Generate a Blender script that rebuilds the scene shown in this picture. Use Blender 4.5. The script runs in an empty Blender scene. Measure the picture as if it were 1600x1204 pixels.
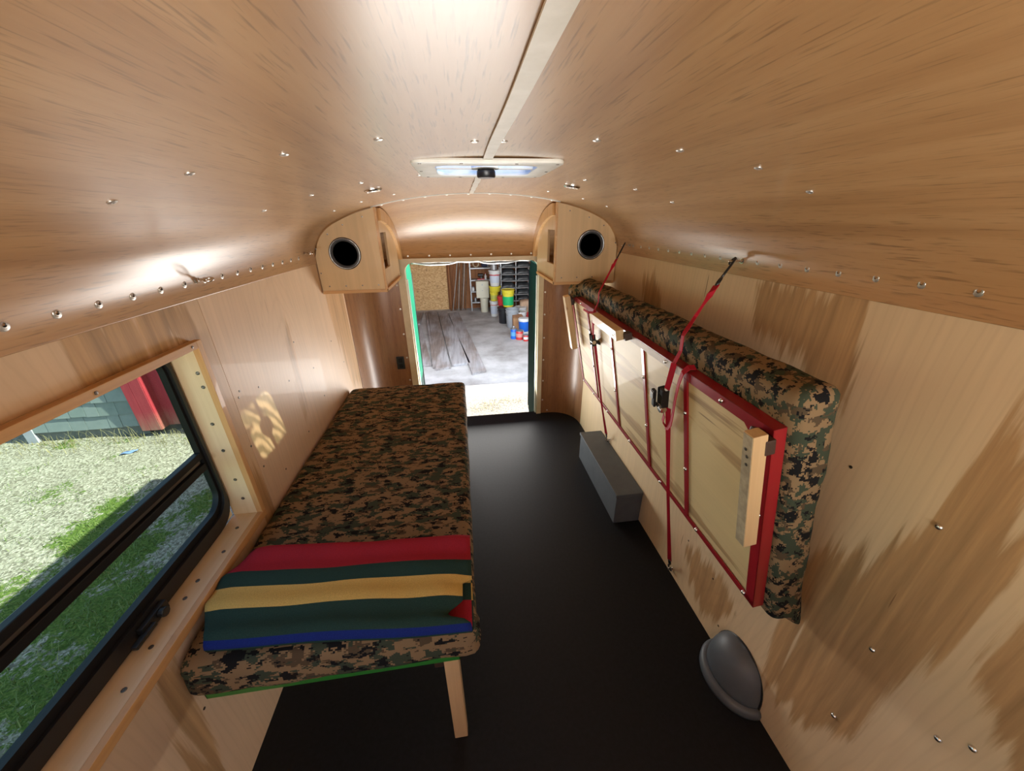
import bpy, bmesh, math, random
from mathutils import Vector, Matrix, noise as mnoise
random.seed(7)
SC = bpy.context.scene
COL = SC.collection
PI = math.pi
# ------------------------------------------------------------------ camera
cam_d = bpy.data.cameras.new('camera')
cam = bpy.data.objects.new('camera', cam_d)
COL.objects.link(cam)
R = ((0.99062449, -0.06652952, 0.11931865), (-0.13616411, -0.41009425, 0.90182151), (-0.01106586, -0.9096134, -0.41530834))
cam.matrix_world = Matrix(((R[0][0], -R[0][1], -R[0][2], 0), (R[1][0], -R[1][1], -R[1][2], 0), (R[2][0], -R[2][1], -R[2][2], 1.8), (0, 0, 0, 1)))
cam_d.sensor_fit = 'HORIZONTAL'
cam_d.sensor_width = 36.0
cam_d.lens = 562.96 / 1600 * 36
cam_d.clip_start = 0.02
cam_d.clip_end = 200
SC.camera = cam
# ------------------------------------------------------------------ sky, sun, exposure
CX_ = .09
SUN = Vector((-0.965, 0.17, -0.94)).normalized()
w = bpy.data.worlds.new('sky')
SC.world = w
w.use_nodes = True
wn = w.node_tree
bg = wn.nodes['Background']
sky = wn.nodes.new('ShaderNodeTexSky')
sky.sky_type = 'NISHITA'
sky.sun_disc = False
sky.sun_elevation = math.radians(43)
sky.sun_rotation = math.radians(100)
sky.air_density = 1.0
wn.links.new(sky.outputs[0], bg.inputs[0])
bg.inputs[1].default_value = 0.24
sd = bpy.data.lights.new('sun', 'SUN')
sd.energy = 8.5
sd.angle = math.radians(0.53)
sd.color = (1.0, 0.95, 0.86)
so = bpy.data.objects.new('sun', sd)
COL.objects.link(so)
so.rotation_euler = SUN.to_track_quat('-Z', 'Y').to_euler()
so.location = (6, -2, 8)


def area(name, loc, direction, sx, sy, energy, color=(1, 1, 1), spread=180):
    d = bpy.data.lights.new(name, 'AREA')
    d.shape = 'RECTANGLE'
    d.size = sx
    d.size_y = sy
    d.energy = energy
    d.color = color
    d.spread = math.radians(spread)
    o = bpy.data.objects.new(name, d)
    COL.objects.link(o)
    o.location = loc
    o.rotation_euler = Vector(direction).to_track_quat('-Z', 'Z').to_euler()
    return o


area('fill_front', (CX_, -2.9, .85), (0, 1, .35), 2.2, .9, 130, (1, .97, .92))  # added fill lamp beyond the windscreen opening, brightens ceiling and upper walls
area('fill_rear_door', (.10, 3.30, .36), (0, -1, .7), 1.05, .62, 13, (1, .97, .92))  # added fill lamp in the doorway, boosts the bounce from the ground
area('fill_garage', (.3, 4.95, 1.3), (0, 1, -.25), 3.5, 1.6, 80, (.93, .97, 1))  # added fill lamp at the garage opening, lifts the dim interior
vs = SC.view_settings
vs.view_transform = 'Standard'
vs.look = 'None'
vs.gamma = 1
vs.use_curve_mapping = False
vs.exposure = 1.12
SC.cycles.max_bounces = 14
SC.cycles.diffuse_bounces = 9
SC.cycles.transparent_max_bounces = 12
SC.cycles.caustics_reflective = False
SC.cycles.caustics_refractive = False

# ------------------------------------------------------------------ helpers


class MB:
    def __init__(s):
        s.v = []
        s.f = []
        s.m = []

    def add(s, vs, fs, mi=0):
        b = len(s.v)
        s.v += [tuple(x) for x in vs]
        for i, f in enumerate(fs):
            s.f.append(tuple(b + k for k in f))
            s.m.append(mi if isinstance(mi, int) else mi[i])
        return s

    def box(s, x0, x1, y0, y1, z0, z1, mi=0, M=None):
        vs = [Vector((x, y, z)) for z in (z0, z1) for y in (y0, y1) for x in (x0, x1)]
        if M is not None:
            vs = [M @ p for p in vs]
        return s.add(vs, [(0, 2, 3, 1), (4, 5, 7, 6), (0, 1, 5, 4), (2, 6, 7, 3), (0, 4, 6, 2), (1, 3, 7, 5)], mi)

    def tube(s, pts, r, n=8, closed=False, mi=0, cap=True):
        pts = [Vector(p) for p in pts]
        N = len(pts)
        rs = r if isinstance(r, (list, tuple)) else [r] * N
        vs, fs = [], []
        up = None
        for i, p in enumerate(pts):
            a = pts[(i - 1) % N] if (closed or i > 0) else p
            b = pts[(i + 1) % N] if (closed or i < N - 1) else p
            t = (b - a).normalized()
            if up is None:
                up = Vector((0, 0, 1)) if abs(t.z) < .9 else Vector((1, 0, 0))
            u = (up - t * up.dot(t))
            if u.length < 1e-6:
                u = t.orthogonal()
            u.normalize()
            up = u
            w_ = t.cross(u)
            for k in range(n):
                an = 2 * PI * k / n
                vs.append(p + (u * math.cos(an) + w_ * math.sin(an)) * rs[i])
        for i in range(N if closed else N - 1):
            j = (i + 1) % N
            for k in range(n):
                l = (k + 1) % n
                fs.append((i * n + k, i * n + l, j * n + l, j * n + k))
        if not closed and cap:
            fs.append(tuple(range(n - 1, -1, -1)))
            fs.append(tuple((N - 1) * n + k for k in range(n)))
        return s.add(vs, fs, mi)

    def lathe(s, prof, n=24, M=None, mi=0):
        """prof: (radius, height) pairs about local z"""
        vs, fs, mm = [], [], []
        for (r, h) in prof:
            for k in range(n):
                a = 2 * PI * k / n
                p = Vector((r * math.cos(a), r * math.sin(a), h))
                vs.append(M @ p if M is not None else p)
        for i in range(len(prof) - 1):
            for k in range(n):
                l = (k + 1) % n
                fs.append((i * n + k, i * n + l, (i + 1) * n + l, (i + 1) * n + k))
                mm.append(mi if isinstance(mi, int) else mi[i])
        fs.append(tuple(range(n - 1, -1, -1)))
        mm.append(mm[0])
        fs.append(tuple((len(prof) - 1) * n + k for k in range(n)))
        mm.append(mm[-2])
        return s.add(vs, fs, mm)

    def prism(s, poly, axis, a, b, mi=0):
        """poly: 2D points in the plane across axis (0: y,z  1: x,z  2: x,y), extruded from a to b"""
        def P(q, t):
            return {0: (t, q[0], q[1]), 1: (q[0], t, q[1]), 2: (q[0], q[1], t)}[axis]
        n = len(poly)
        vs = [P(q, a) for q in poly] + [P(q, b) for q in poly]
        fs = [tuple(range(n)), tuple(range(2 * n - 1, n - 1, -1))]
        fs += [(i, i + n, (i + 1) % n + n, (i + 1) % n) for i in range(n)]
        return s.add(vs, fs, mi)

    def ring(s, outer, inner, axis, a, b, mi=0):
        """flat ring between two outlines with the same number of points, extruded"""
        def P(q, t):
            return {0: (t, q[0], q[1]), 1: (q[0], t, q[1]), 2: (q[0], q[1], t)}[axis]
        n = len(outer)
        vs = [P(q, a) for q in outer] + [P(q, a) for q in inner] + [P(q, b) for q in outer] + [P(q, b) for q in inner]
        fs = []
        for i in range(n):
            j = (i + 1) % n
            fs += [(i, j, n + j, n + i), (2 * n + i, 3 * n + i, 3 * n + j, 2 * n + j), (i, 2 * n + i, 2 * n + j, j), (n + i, n + j, 3 * n + j, 3 * n + i)]
        return s.add(vs, fs, mi)

    def grid(s, fn, nu, nv, mi=0, hole=None):
        vs = [fn(i / nu, j / nv) for j in range(nv + 1) for i in range(nu + 1)]
        fs, mm = [], []
        for j in range(nv):
            for i in range(nu):
                if hole and hole(i, j):
                    continue
                fs.append((j * (nu + 1) + i, j * (nu + 1) + i + 1, (j + 1) * (nu + 1) + i + 1, (j + 1) * (nu + 1) + i))
                mm.append(mi if isinstance(mi, int) else mi((i + .5) / nu, (j + .5) / nv))
        return s.add(vs, fs, mm)

    def ribbon(s, pts, wd, w_, t, mi=0):
        """strap along pts; wd: width direction (one or per point); w_ full width(s); t thickness"""
        pts = [Vector(p) for p in pts]
        N = len(pts)
        wds = [Vector(d) for d in wd] if isinstance(wd, list) else [Vector(wd)] * N
        ws = w_ if isinstance(w_, list) else [w_] * N
        vs, fs = [], []
        for i, p in enumerate(pts):
            tg = (pts[min(i + 1, N - 1)] - pts[max(i - 1, 0)]).normalized()
            d = (wds[i] - tg * wds[i].dot(tg)).normalized()
            n = tg.cross(d)
            h = ws[i] / 2
            vs += [p + d * h + n * t / 2, p - d * h + n * t / 2, p - d * h - n * t / 2, p + d * h - n * t / 2]
        for i in range(N - 1):
            for k in range(4):
                l = (k + 1) % 4
                fs.append((i * 4 + k, i * 4 + l, i * 4 + 4 + l, i * 4 + 4 + k))
        fs += [(3, 2, 1, 0), (N * 4 - 4, N * 4 - 3, N * 4 - 2, N * 4 - 1)]
        return s.add(vs, fs, mi)


WM = {}


def thing(name, label, cat, loc=(0, 0, 0), group=None, M=None):
    o = bpy.data.objects.new(name, None)
    o.empty_display_size = .05
    COL.objects.link(o)
    o.matrix_world = M if M is not None else Matrix.Translation(loc)
    WM[o] = o.matrix_world.copy()
    o['label'] = label
    o['category'] = cat
    if group:
        o['group'] = group
    return o


def mk(name, mb, mats, parent=None, smooth=False, bevel=0, local=False, solid=0, subsurf=0, seg=2, fix=True):
    me = bpy.data.meshes.new(name)
    vs = mb.v
    inv = None
    if parent is not None and not local:
        inv = WM[parent].inverted()
        vs = [inv @ Vector(v) for v in vs]
    me.from_pydata([tuple(v) for v in vs], [], mb.f)
    if not isinstance(mats, (list, tuple)):
        mats = [mats]
    for m in mats:
        me.materials.append(m)
    for p, k in zip(me.polygons, mb.m):
        p.material_index = k
    bm = bmesh.new()
    bm.from_mesh(me)
    if fix:
        bmesh.ops.recalc_face_normals(bm, faces=bm.faces)
    if bevel:
        es = [e for e in bm.edges if len(e.link_faces) == 2 and e.calc_face_angle() > .6]
        bmesh.ops.bevel(bm, geom=es, offset=bevel, segments=seg, affect='EDGES', profile=.6, clamp_overlap=True)
    bm.to_mesh(me)
    bm.free()
    if smooth:
        me.shade_smooth()
        if smooth != 'all':
            me.set_sharp_from_angle(angle=math.radians(40))
    o = bpy.data.objects.new(name, me)
    COL.objects.link(o)
    if parent is not None:
        o.parent = parent
        WM[o] = WM[parent]
    else:
        WM[o] = Matrix()
    if solid:
        md = o.modifiers.new('thickness', 'SOLIDIFY')
        md.thickness = solid
        md.offset = -1 if solid > 0 else 1
        md.thickness = abs(solid)
    if subsurf:
        md = o.modifiers.new('smooth', 'SUBSURF')
        md.levels = subsurf
        md.render_levels = subsurf
    return o


def struct(name, mb, mats, parent=None, **k):
    o = mk(name, mb, mats, parent, **k)
    if parent is None:
        o['kind'] = 'structure'
    return o


def tag(o, label, cat, group=None):
    o['label'] = label
    o['category'] = cat
    if group:
        o['group'] = group
    return o


def inst(src, name, parent, loc, rot=None):
    """a further copy of a small part, sharing its mesh"""
    o = bpy.data.objects.new(name, src if isinstance(src, bpy.types.Mesh) else src.data)
    COL.objects.link(o)
    M = Matrix.Translation(loc) @ (rot.to_matrix().to_4x4() if rot is not None else Matrix())
    if parent is not None:
        o.parent = parent
        o.matrix_local = WM[parent].inverted() @ M
    else:
        o.matrix_world = M
    return o


def data(mb, name, mats, smooth=False):
    o = mk(name, mb, mats, smooth=smooth)
    me = o.data
    bpy.data.objects.remove(o)
    return me


# ------------------------------------------------------------------ materials
def nm(name, color=(.5, .5, .5), rough=.5, metal=0., spec=.5, coat=0.):
    m = bpy.data.materials.new(name)
    m.use_nodes = True
    b = m.node_tree.nodes['Principled BSDF']
    b.inputs['Base Color'].default_value = (*color, 1)
    b.inputs['Roughness'].default_value = rough
    b.inputs['Metallic'].default_value = metal
    b.inputs['Specular IOR Level'].default_value = spec
    b.inputs['Coat Weight'].default_value = coat
    return m


class NT:
    def __init__(s, m):
        s.t = m.node_tree
        s.b = s.t.nodes['Principled BSDF']

    def n(s, typ, **kw):
        o = s.t.nodes.new('ShaderNode' + typ)
        for k, v in kw.items():
            if k.startswith('i_'):
                key = k[2:].replace('_', ' ')
                o.inputs[key].default_value = v
            else:
                setattr(o, k, v)
        return o

    def l(s, a, b):
        s.t.links.new(a, b)

    def coords(s, scale=(1, 1, 1), rot=(0, 0, 0), loc=(0, 0, 0)):
        tc = s.n('TexCoord')
        mp = s.n('Mapping')
        mp.inputs['Scale'].default_value = scale
        mp.inputs['Rotation'].default_value = rot
        mp.inputs['Location'].default_value = loc
        s.l(tc.outputs['Object'], mp.inputs[0])
        return mp.outputs[0]

    def noise(s, vec, scale=1, detail=4, rough=.55, dist=0.):
        o = s.n('TexNoise')
        o.inputs['Scale'].default_value = scale
        o.inputs['Detail'].default_value = detail
        o.inputs['Roughness'].default_value = rough
        o.inputs['Distortion'].default_value = dist
        s.l(vec, o.inputs['Vector'])
        return o.outputs['Fac']

    def ramp(s, fac, stops, interp='LINEAR'):
        o = s.n('ValToRGB')
        o.color_ramp.interpolation = interp
        e = o.color_ramp.elements
        while len(e) < len(stops):
            e.new(.5)
        for k, (p, c) in enumerate(stops):
            e[k].position = p
            e[k].color = (*c, 1) if not isinstance(c, (int, float)) else (c, c, c, 1)
        s.l(fac, o.inputs[0])
        return o.outputs[0]

    def mix(s, fac, a, b, mode='MIX'):
        o = s.n('MixRGB', blend_type=mode)
        for k, x in ((0, fac), (1, a), (2, b)):
            if isinstance(x, (int, float)):
                o.inputs[k].default_value = x
            elif isinstance(x, tuple):
                o.inputs[k].default_value = (*x, 1)
            else:
                s.l(x, o.inputs[k])
        return o.outputs[0]

    def base(s, c):
        s.l(c, s.b.inputs['Base Color'])

    def bump(s, h, strength=.2, dist=.002):
        o = s.n('Bump')
        o.inputs['Strength'].default_value = strength
        o.inputs['Distance'].default_value = dist
        s.l(h, o.inputs['Height'])
        s.l(o.outputs[0], s.b.inputs['Normal'])


def lauan(name, along, rough=.40, coat=.9, tint=1.0, c=((.39, .205, .085), (.485, .275, .120), (.545, .330, .155))):
    """reddish-brown lauan plywood; along: index of the grain axis"""
    m = nm(name, rough=rough, coat=coat)
    m.node_tree.nodes['Principled BSDF'].inputs['Coat Roughness'].default_value = .27
    t = NT(m)
    sc = [14, 14, 14]
    sc[along] = .55
    a = t.noise(t.coords(tuple(sc)), 1, 6, .62, .35)
    col = t.ramp(a, [(.28, c[0]), (.5, c[1]), (.72, c[2])])
    sc = [230, 230, 230]
    sc[along] = 14
    p = t.noise(t.coords(tuple(sc)), 1, 2, .5)
    col = t.mix(t.ramp(p, [(.57, 0.), (.70, .55)]), col, tuple(x * .45 for x in c[0]))
    sc = [3.2, 3.2, 3.2]
    sc[along] = .8
    q = t.noise(t.coords(tuple(sc)), 1, 3)
    col = t.mix(.5, col, t.ramp(q, [(.3, (.86, .82, .78)), (.7, (1.10, 1.08, 1.05))]), 'MULTIPLY')
    t.base(col)
    t.bump(p, .12, .001)
    return m


def birch(name, across=1, along=2, seed=0, heart=1.0, light=(.70, .50, .285), tan=(.47, .285, .135), rough=.46, skew=.18, hs=1.9, hth=.52):
    m = nm(name, rough=rough, coat=.05)
    t = NT(m)
    rot = [0, 0, 0]
    oth = 3 - across - along
    rot[oth] = skew
    sc = [.4, .4, .4]
    sc[across] = hs
    sc[along] = .42
    h = t.noise(t.coords(tuple(sc), tuple(rot), (seed, seed * 1.7, seed * .6)), 1, 7, .5, .9)
    hm = t.ramp(h, [(hth, 0.), (hth + .022, heart)])
    sc = [30, 30, 30]
    sc[along] = 1.1
    g = t.noise(t.coords(tuple(sc), tuple(rot), (seed, 0, 0)), 1, 5, .6, .4)
    lc = t.ramp(g, [(.3, tuple(x * .95 for x in light)), (.7, tuple(min(1, x * 1.03) for x in light))])
    tc = t.ramp(g, [(.3, tuple(x * .72 for x in tan)), (.55, tan), (.75, tuple(x * 1.25 for x in tan))])
    col = t.mix(hm, lc, tc)
    sc = [26, 26, 26]
    sc[across] = 55
    sc[along] = 2.2
    k = t.noise(t.coords(tuple(sc), tuple(rot), (seed * 3, 0, 1)), 1, 2, .5, .2)
    col = t.mix(t.ramp(k, [(.735, 0.), (.765, .75)]), col, (.20, .105, .045))
    w_ = t.noise(t.coords((1.3, 1.3, 1.3), loc=(seed, 2, 0)), 1, 3)
    col = t.mix(.6, col, t.ramp(w_, [(.3, (.86, .82, .80)), (.7, (1.08, 1.08, 1.06))]), 'MULTIPLY')
    t.base(col)
    t.bump(g, .05, .001)
    return m


def pine(name, along, c1=(.62, .36, .155), c2=(.76, .50, .25), rough=.45):
    m = nm(name, rough=rough, coat=.2)
    t = NT(m)
    sc = [28, 28, 28]
    sc[along] = 1.2
    a = t.noise(t.coords(tuple(sc)), 1, 5, .6, .5)
    col = t.ramp(a, [(.3, c1), (.7, c2)])
    k = t.noise(t.coords((9, 9, 9)), 1, 1)
    col = t.mix(t.ramp(k, [(.73, 0.), (.78, .6)]), col, (.25, .11, .04))
    t.base(col)
    t.bump(a, .06, .001)
    return m


def camo(name, sq=.0038, s1=22., seed=0., streak=(1, 1, 1)):
    m = nm(name, rough=.85, spec=.15)
    t = NT(m)
    v0 = t.coords(streak, loc=(seed, seed, seed))
    sn = t.n('VectorMath', operation='SNAP')
    sn.inputs[1].default_value = (sq, sq, sq)
    t.l(v0, sn.inputs[0])
    v = sn.outputs[0]

    def off(o):
        a = t.n('VectorMath', operation='ADD')
        a.inputs[1].default_value = o
        t.l(v, a.inputs[0])
        return a.outputs[0]
    g1 = t.noise(v, s1, 4, .62)
    g2 = t.noise(off((3.1, 1.7, 5.3)), s1 * 1.25, 4, .66)
    g3 = t.noise(off((7.7, 4.1, 2.2)), s1 * 1.1, 4, .6)
    col = t.mix(t.ramp(g3, [(.44, 0.), (.445, 1.)], 'CONSTANT'), (.088, .062, .037), (.235, .160, .088))
    col = t.mix(t.ramp(g1, [(.525, 0.), (.53, 1.)], 'CONSTANT'), col, (.046, .060, .040))
    col = t.mix(t.ramp(g2, [(.555, 0.), (.56, 1.)], 'CONSTANT'), col, (.0085, .0085, .0095))
    t.base(col)
    wv = t.noise(t.coords((900, 900, 900)), 1, 1)
    t.bump(wv, .15, .0008)
    return m


def speckle(name, c1, c2, scale=30, rough=.6, metal=0., bump=.0, det=4):
    m = nm(name, rough=rough, metal=metal)
    t = NT(m)
    a = t.noise(t.coords((scale,) * 3), 1, det, .6)
    t.base(t.ramp(a, [(.32, c1), (.68, c2)]))
    if bump:
        t.bump(a, bump, .002)
    return m


M_ceil = lauan('lauan_ceiling', 1)
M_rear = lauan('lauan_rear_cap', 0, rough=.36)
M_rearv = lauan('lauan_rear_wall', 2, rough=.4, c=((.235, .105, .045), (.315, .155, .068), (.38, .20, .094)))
M_box = birch('birch_box', 0, 2, 8.2, heart=.25, light=(.66, .465, .245), hs=3)
M_cotply = birch('birch_cot', 2, 1, 2.9, light=(.66, .50, .26), tan=(.46, .30, .14), rough=.55, skew=.25, hs=4)
M_trimy = pine('pine_trim_lengthwise', 1, (.50, .265, .10), (.64, .37, .155))
M_trimz = pine('pine_trim_upright', 2, (.54, .29, .11), (.68, .41, .18))
M_linery = pine('pine_liner_lengthwise', 1, (.66, .48, .27), (.76, .58, .36))
M_linerz = pine('pine_liner_upright', 2, (.68, .52, .31), (.78, .62, .40))
M_edge = pine('plywood_edge', 0, (.50, .26, .09), (.62, .35, .14))
M_leg = pine('pine_leg', 2, (.60, .40, .21), (.72, .52, .29))
M_greywood = speckle('weathered_wood', (.30, .24, .16), (.46, .38, .26), 40)
M_floor = speckle('black_rubber', (.004, .005, .0065), (.008, .009, .012), 60, .55, bump=.05)
M_floor.node_tree.nodes['Principled BSDF'].inputs['Specular IOR Level'].default_value = .25
M_red = nm('red_enamel', (.31, .010, .018), .3, coat=.4)
M_green = nm('green_enamel', (.03, .22, .035), .4, coat=.2)
M_camo1 = camo('camouflage_bed', seed=0.3, streak=(.62, 1.25, 1))
M_camo2 = camo('camouflage_cot', seed=5.2, s1=21)
M_black = nm('black_plastic', (.012, .012, .013), .35)
M_rubber = nm('black_rubber_gasket', (.007, .007, .008), .5, spec=.25)
M_chrome = nm('bright_zinc', (.75, .73, .70), .25, 1.)
M_zinc = nm('dull_zinc', (.66, .63, .58), .42, .85)
M_alu = speckle('brushed_aluminium', (.70, .70, .70), (.85, .85, .85), 20, .3, 1.)
M_steel = nm('dark_steel', (.18, .16, .14), .4, .9)
M_white = speckle('white_plastic', (.66, .66, .60), (.80, .80, .74), 14, .4)
M_cream = speckle('cream_paint', (.60, .52, .36), (.68, .60, .44), 12, .5)
M_tape = speckle('seam_tape', (.70, .65, .55), (.84, .79, .70), 22, .45)
M_grey = speckle('grey_enamel', (.080, .096, .116), (.105, .122, .142), 10, .5)
M_brown = nm('brown_bracket', (.055, .028, .02), .5)
M_strap = nm('red_webbing', (.42, .012, .03), .7, spec=.2)
M_cone = nm('speaker_cone', (.04, .04, .042), .5)

# ------------------------------------------------------------------ the bus shell
CX, HW = .09, .96
XL, XR = CX - HW, CX + HW
YF, YB = -1.7, 3.19         # front and rear of the room

# floor
fl = []
for x, y in ((XL, YF), (XR, YF), (XR, 2.93)):
    fl.append((x, y))
for k in range(1, 9):
    a = k / 8 * PI / 2
    fl.append((XR - .27 + .27 * math.cos(a), 2.93 + .27 * math.sin(a)))
for k in range(0, 9):
    a = PI / 2 + k / 8 * PI / 2
    fl.append((XL + .27 + .27 * math.cos(a), 2.93 + .27 * math.sin(a)))
struct('floor', MB().prism(fl, 2, -.10, 0), M_floor)

# ceiling : arched sheet with an opening for the roof vent
HX0, HX1, HY0, HY1 = -.065, .255, 1.165, 1.425
CTRL = [(-.2, 1.949), (0, 1.955), (.2, 1.949), (.4, 1.928), (.55, 1.90), (.7, 1.860), (.80, 1.820), (.86, 1.786), (.905, 1.742), (.935, 1.692), (.950, 1.652), (.9549, 1.622), (.955, 1.588), (.955, 1.55)]
half = []
for i in range(1, len(CTRL) - 2):
    for k in range(6):
        t_ = k / 6
        q = []
        for c_ in (0, 1):
            p0, p1, p2, p3 = CTRL[i - 1][c_], CTRL[i][c_], CTRL[i + 1][c_], CTRL[i + 2][c_]
            q.append(.5 * (2 * p1 + (p2 - p0) * t_ + (2 * p0 - 5 * p1 + 4 * p2 - p3) * t_ ** 2 + (3 * p1 - p0 - 3 * p2 + p3) * t_ ** 3))
        half.append((min(q[0], .955), q[1]))
half.append(CTRL[-2])
full = [(-x, z) for x, z in reversed(half[1:])] + half
full = [(CX + x, z + .012 * x) for x, z in full]


def lerp_prof(x):
    for (xa, za), (xb, zb) in zip(full[:-1], full[1:]):
        if xa <= x <= xb and xb > xa:
            return za + (zb - za) * (x - xa) / (xb - xa)
    return full[0][1]


full += [(x, lerp_prof(x)) for x in (HX0, HX1, HX0 - .004, HX1 + .004)] + [(full[0][0], full[0][1] + .004), (full[-1][0], full[-1][1] + .004)]
left_ = [p for p in full if p[0] < CX]
full = sorted(left_, key=lambda p: (round(p[0], 7), p[1])) + sorted([p for p in full if p[0] >= CX], key=lambda p: (round(p[0], 7), -p[1]))
xs = [p[0] for p in full]
zs = [p[1] for p in full]


def zceil(x):
    for i in range(len(xs) - 1):
        if xs[i] <= x <= xs[i + 1] and xs[i + 1] - xs[i] > 1e-6:
            return zs[i] + (zs[i + 1] - zs[i]) * (x - xs[i]) / (xs[i + 1] - xs[i])
    return 1.62


ys = [YF, -1.2, -.7, -.2, .3, .8, HY0 - .004, HY0, HY1, HY1 + .004, 1.9, 2.436, 2.44]
prof = full
prof[0] = (XL + .005, 1.578)
prof[-1] = (XR - .005, 1.602)
mb = MB()
nx, ny = len(prof), len(ys)
mb.add([(p[0], y, p[1]) for y in ys for p in prof],
       [(j * nx + i, j * nx + i + 1, (j + 1) * nx + i + 1, (j + 1) * nx + i) for j in range(ny - 1) for i in range(nx - 1)
        if not (HY0 <= ys[j] < HY1 and HX0 <= xs[i] < HX1 - 1e-6)])
ceiling = struct('ceiling', mb, M_ceil, smooth='all', fix=False)
md = ceiling.modifiers.new('thickness', 'SOLIDIFY')
md.thickness = .03
md.offset = 1

# walls
WO = .06     # wall thickness
WY0, WY1, WZ0, WZ1 = -.30, 1.215, .765, 1.445
HEART_R = [[(1.214, 1.63), (0.81, 1.63), (0.776, 1.453), (0.763, 1.304), (0.812, 1.277), (0.987, 1.376), (1.174, 1.41)], [(0.465, 1.449), (0.475, 1.337), (0.508, 1.166), (0.56, 1.005), (0.588, 0.899), (0.653, 0.236), (0.591, 0.151), (0.384, 0.368), (0.383, 0.674), (0.358, 0.911), (0.346, 1.158)], [(0.636, 0.922), (0.699, 0.671), (0.652, 0.278), (0.618, 0.343), (0.588, 0.899)], [(0.307, 1.062), (0.315, 0.917), (0.283, 0.887), (0.15, 0.7), (.1, 1.0)], [(1.219, 0.274), (0.955, 0.373), (0.843, 0.284), (0.944, 0.083), (1.071, 0.085)], [(1.75, .55), (1.9, .9), (2.05, 1.5), (1.85, 1.5), (1.6, .7)]]
HEART_L = [[(0.882, 1.63), (1.216, 1.63), (1.272, 1.481), (0.973, 1.40), (0.888, 1.40), (0.868, 1.472)], [(1.857, 1.368), (1.9, 1.331), (1.873, 1.063), (1.848, 0.847), (1.801, 0.846), (1.803, 1.058), (1.838, 1.316)], [(2.46, 1.50), (2.817, 1.5), (2.86, 0.637), (2.617, 0.694), (2.52, 1.12)], [(0.729, 0.697), (0.7, 0.42), (0.65, 0.1), (0.60, 0.1), (0.643, 0.702)], [(1.27, .9), (1.30, .85), (1.33, .3), (1.25, .3)]]


def sdist(p, poly):
    """signed distance to a polygon, positive inside"""
    d, ins = 1e9, False
    n = len(poly)
    for i in range(n):
        ax, ay = poly[i]
        bx, by = poly[(i + 1) % n]
        ex, ey = bx - ax, by - ay
        t_ = max(0, min(1, ((p[0] - ax) * ex + (p[1] - ay) * ey) / (ex * ex + ey * ey)))
        d = min(d, math.hypot(p[0] - ax - ex * t_, p[1] - ay - ey * t_))
        if (ay > p[1]) != (by > p[1]) and p[0] < (bx - ax) * (p[1] - ay) / (by - ay) + ax:
            ins = not ins
    return d if ins else -d


def figure_wood(name, seed, light, tan=(.50, .315, .155), skew=0., rough=.46):
    """birch veneer whose heartwood streaks follow the 'heart' attribute"""
    m = nm(name, rough=rough, coat=.05)
    t = NT(m)
    at = t.n('VertexColor', layer_name='heart')
    g = t.noise(t.coords((.4, 30, 1.3), (skew, 0, 0), (0, seed, 0)), 1, 6, .62, .4)
    jag = t.noise(t.coords((.4, 26, .9), (skew, 0, 0), (0, seed + 3, 0)), 1, 6, .6, .3)
    ad = t.n('Math', operation='MULTIPLY_ADD')
    t.l(jag, ad.inputs[0])
    ad.inputs[1].default_value = .9
    t.l(at.outputs[0], ad.inputs[2])
    mr = t.n('MapRange', interpolation_type='SMOOTHSTEP')
    mr.inputs[1].default_value = .88
    mr.inputs[2].default_value = 1.02
    t.l(ad.outputs[0], mr.inputs[0])
    lc = t.ramp(g, [(.3, tuple(x * .94 for x in light)), (.7, tuple(x * 1.04 for x in light))])
    tc = t.ramp(g, [(.32, tuple(x * .74 for x in tan)), (.52, tan), (.72, tuple(x * 1.3 for x in tan))])
    col = t.mix(mr.outputs[0], lc, tc)
    # cathedral rings, faint
    wv = t.n('TexWave', wave_type='RINGS')
    wv.inputs['Scale'].default_value = 3.4
    wv.inputs['Distortion'].default_value = 7
    wv.inputs['Detail'].default_value = 2
    wv.inputs['Detail Scale'].default_value = .8
    t.l(t.coords((.2, 4.2, .9), (skew, 0, 0), (0, -seed, -.6)), wv.inputs[0])
    col = t.mix(.13, col, t.ramp(wv.outputs[1], [(.0, (.72, .66, .60)), (.25, (1., 1., 1.)), (1., (1.04, 1.04, 1.04))]), 'MULTIPLY')
    k = t.noise(t.coords((1, 60, 2.4), (skew, 0, 0), (0, seed * 3, 1)), 1, 2, .5, .2)
    col = t.mix(t.ramp(k, [(.745, 0.), (.765, .8)]), col, (.20, .105, .045))
    w_ = t.noise(t.coords((1.3, 1.3, 1.3), loc=(seed, 2, 0)), 1, 3)
    col = t.mix(.6, col, t.ramp(w_, [(.3, (.88, .84, .82)), (.7, (1.08, 1.08, 1.06))]), 'MULTIPLY')
    t.base(col)
    t.bump(g, .05, .001)
    return m


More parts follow.
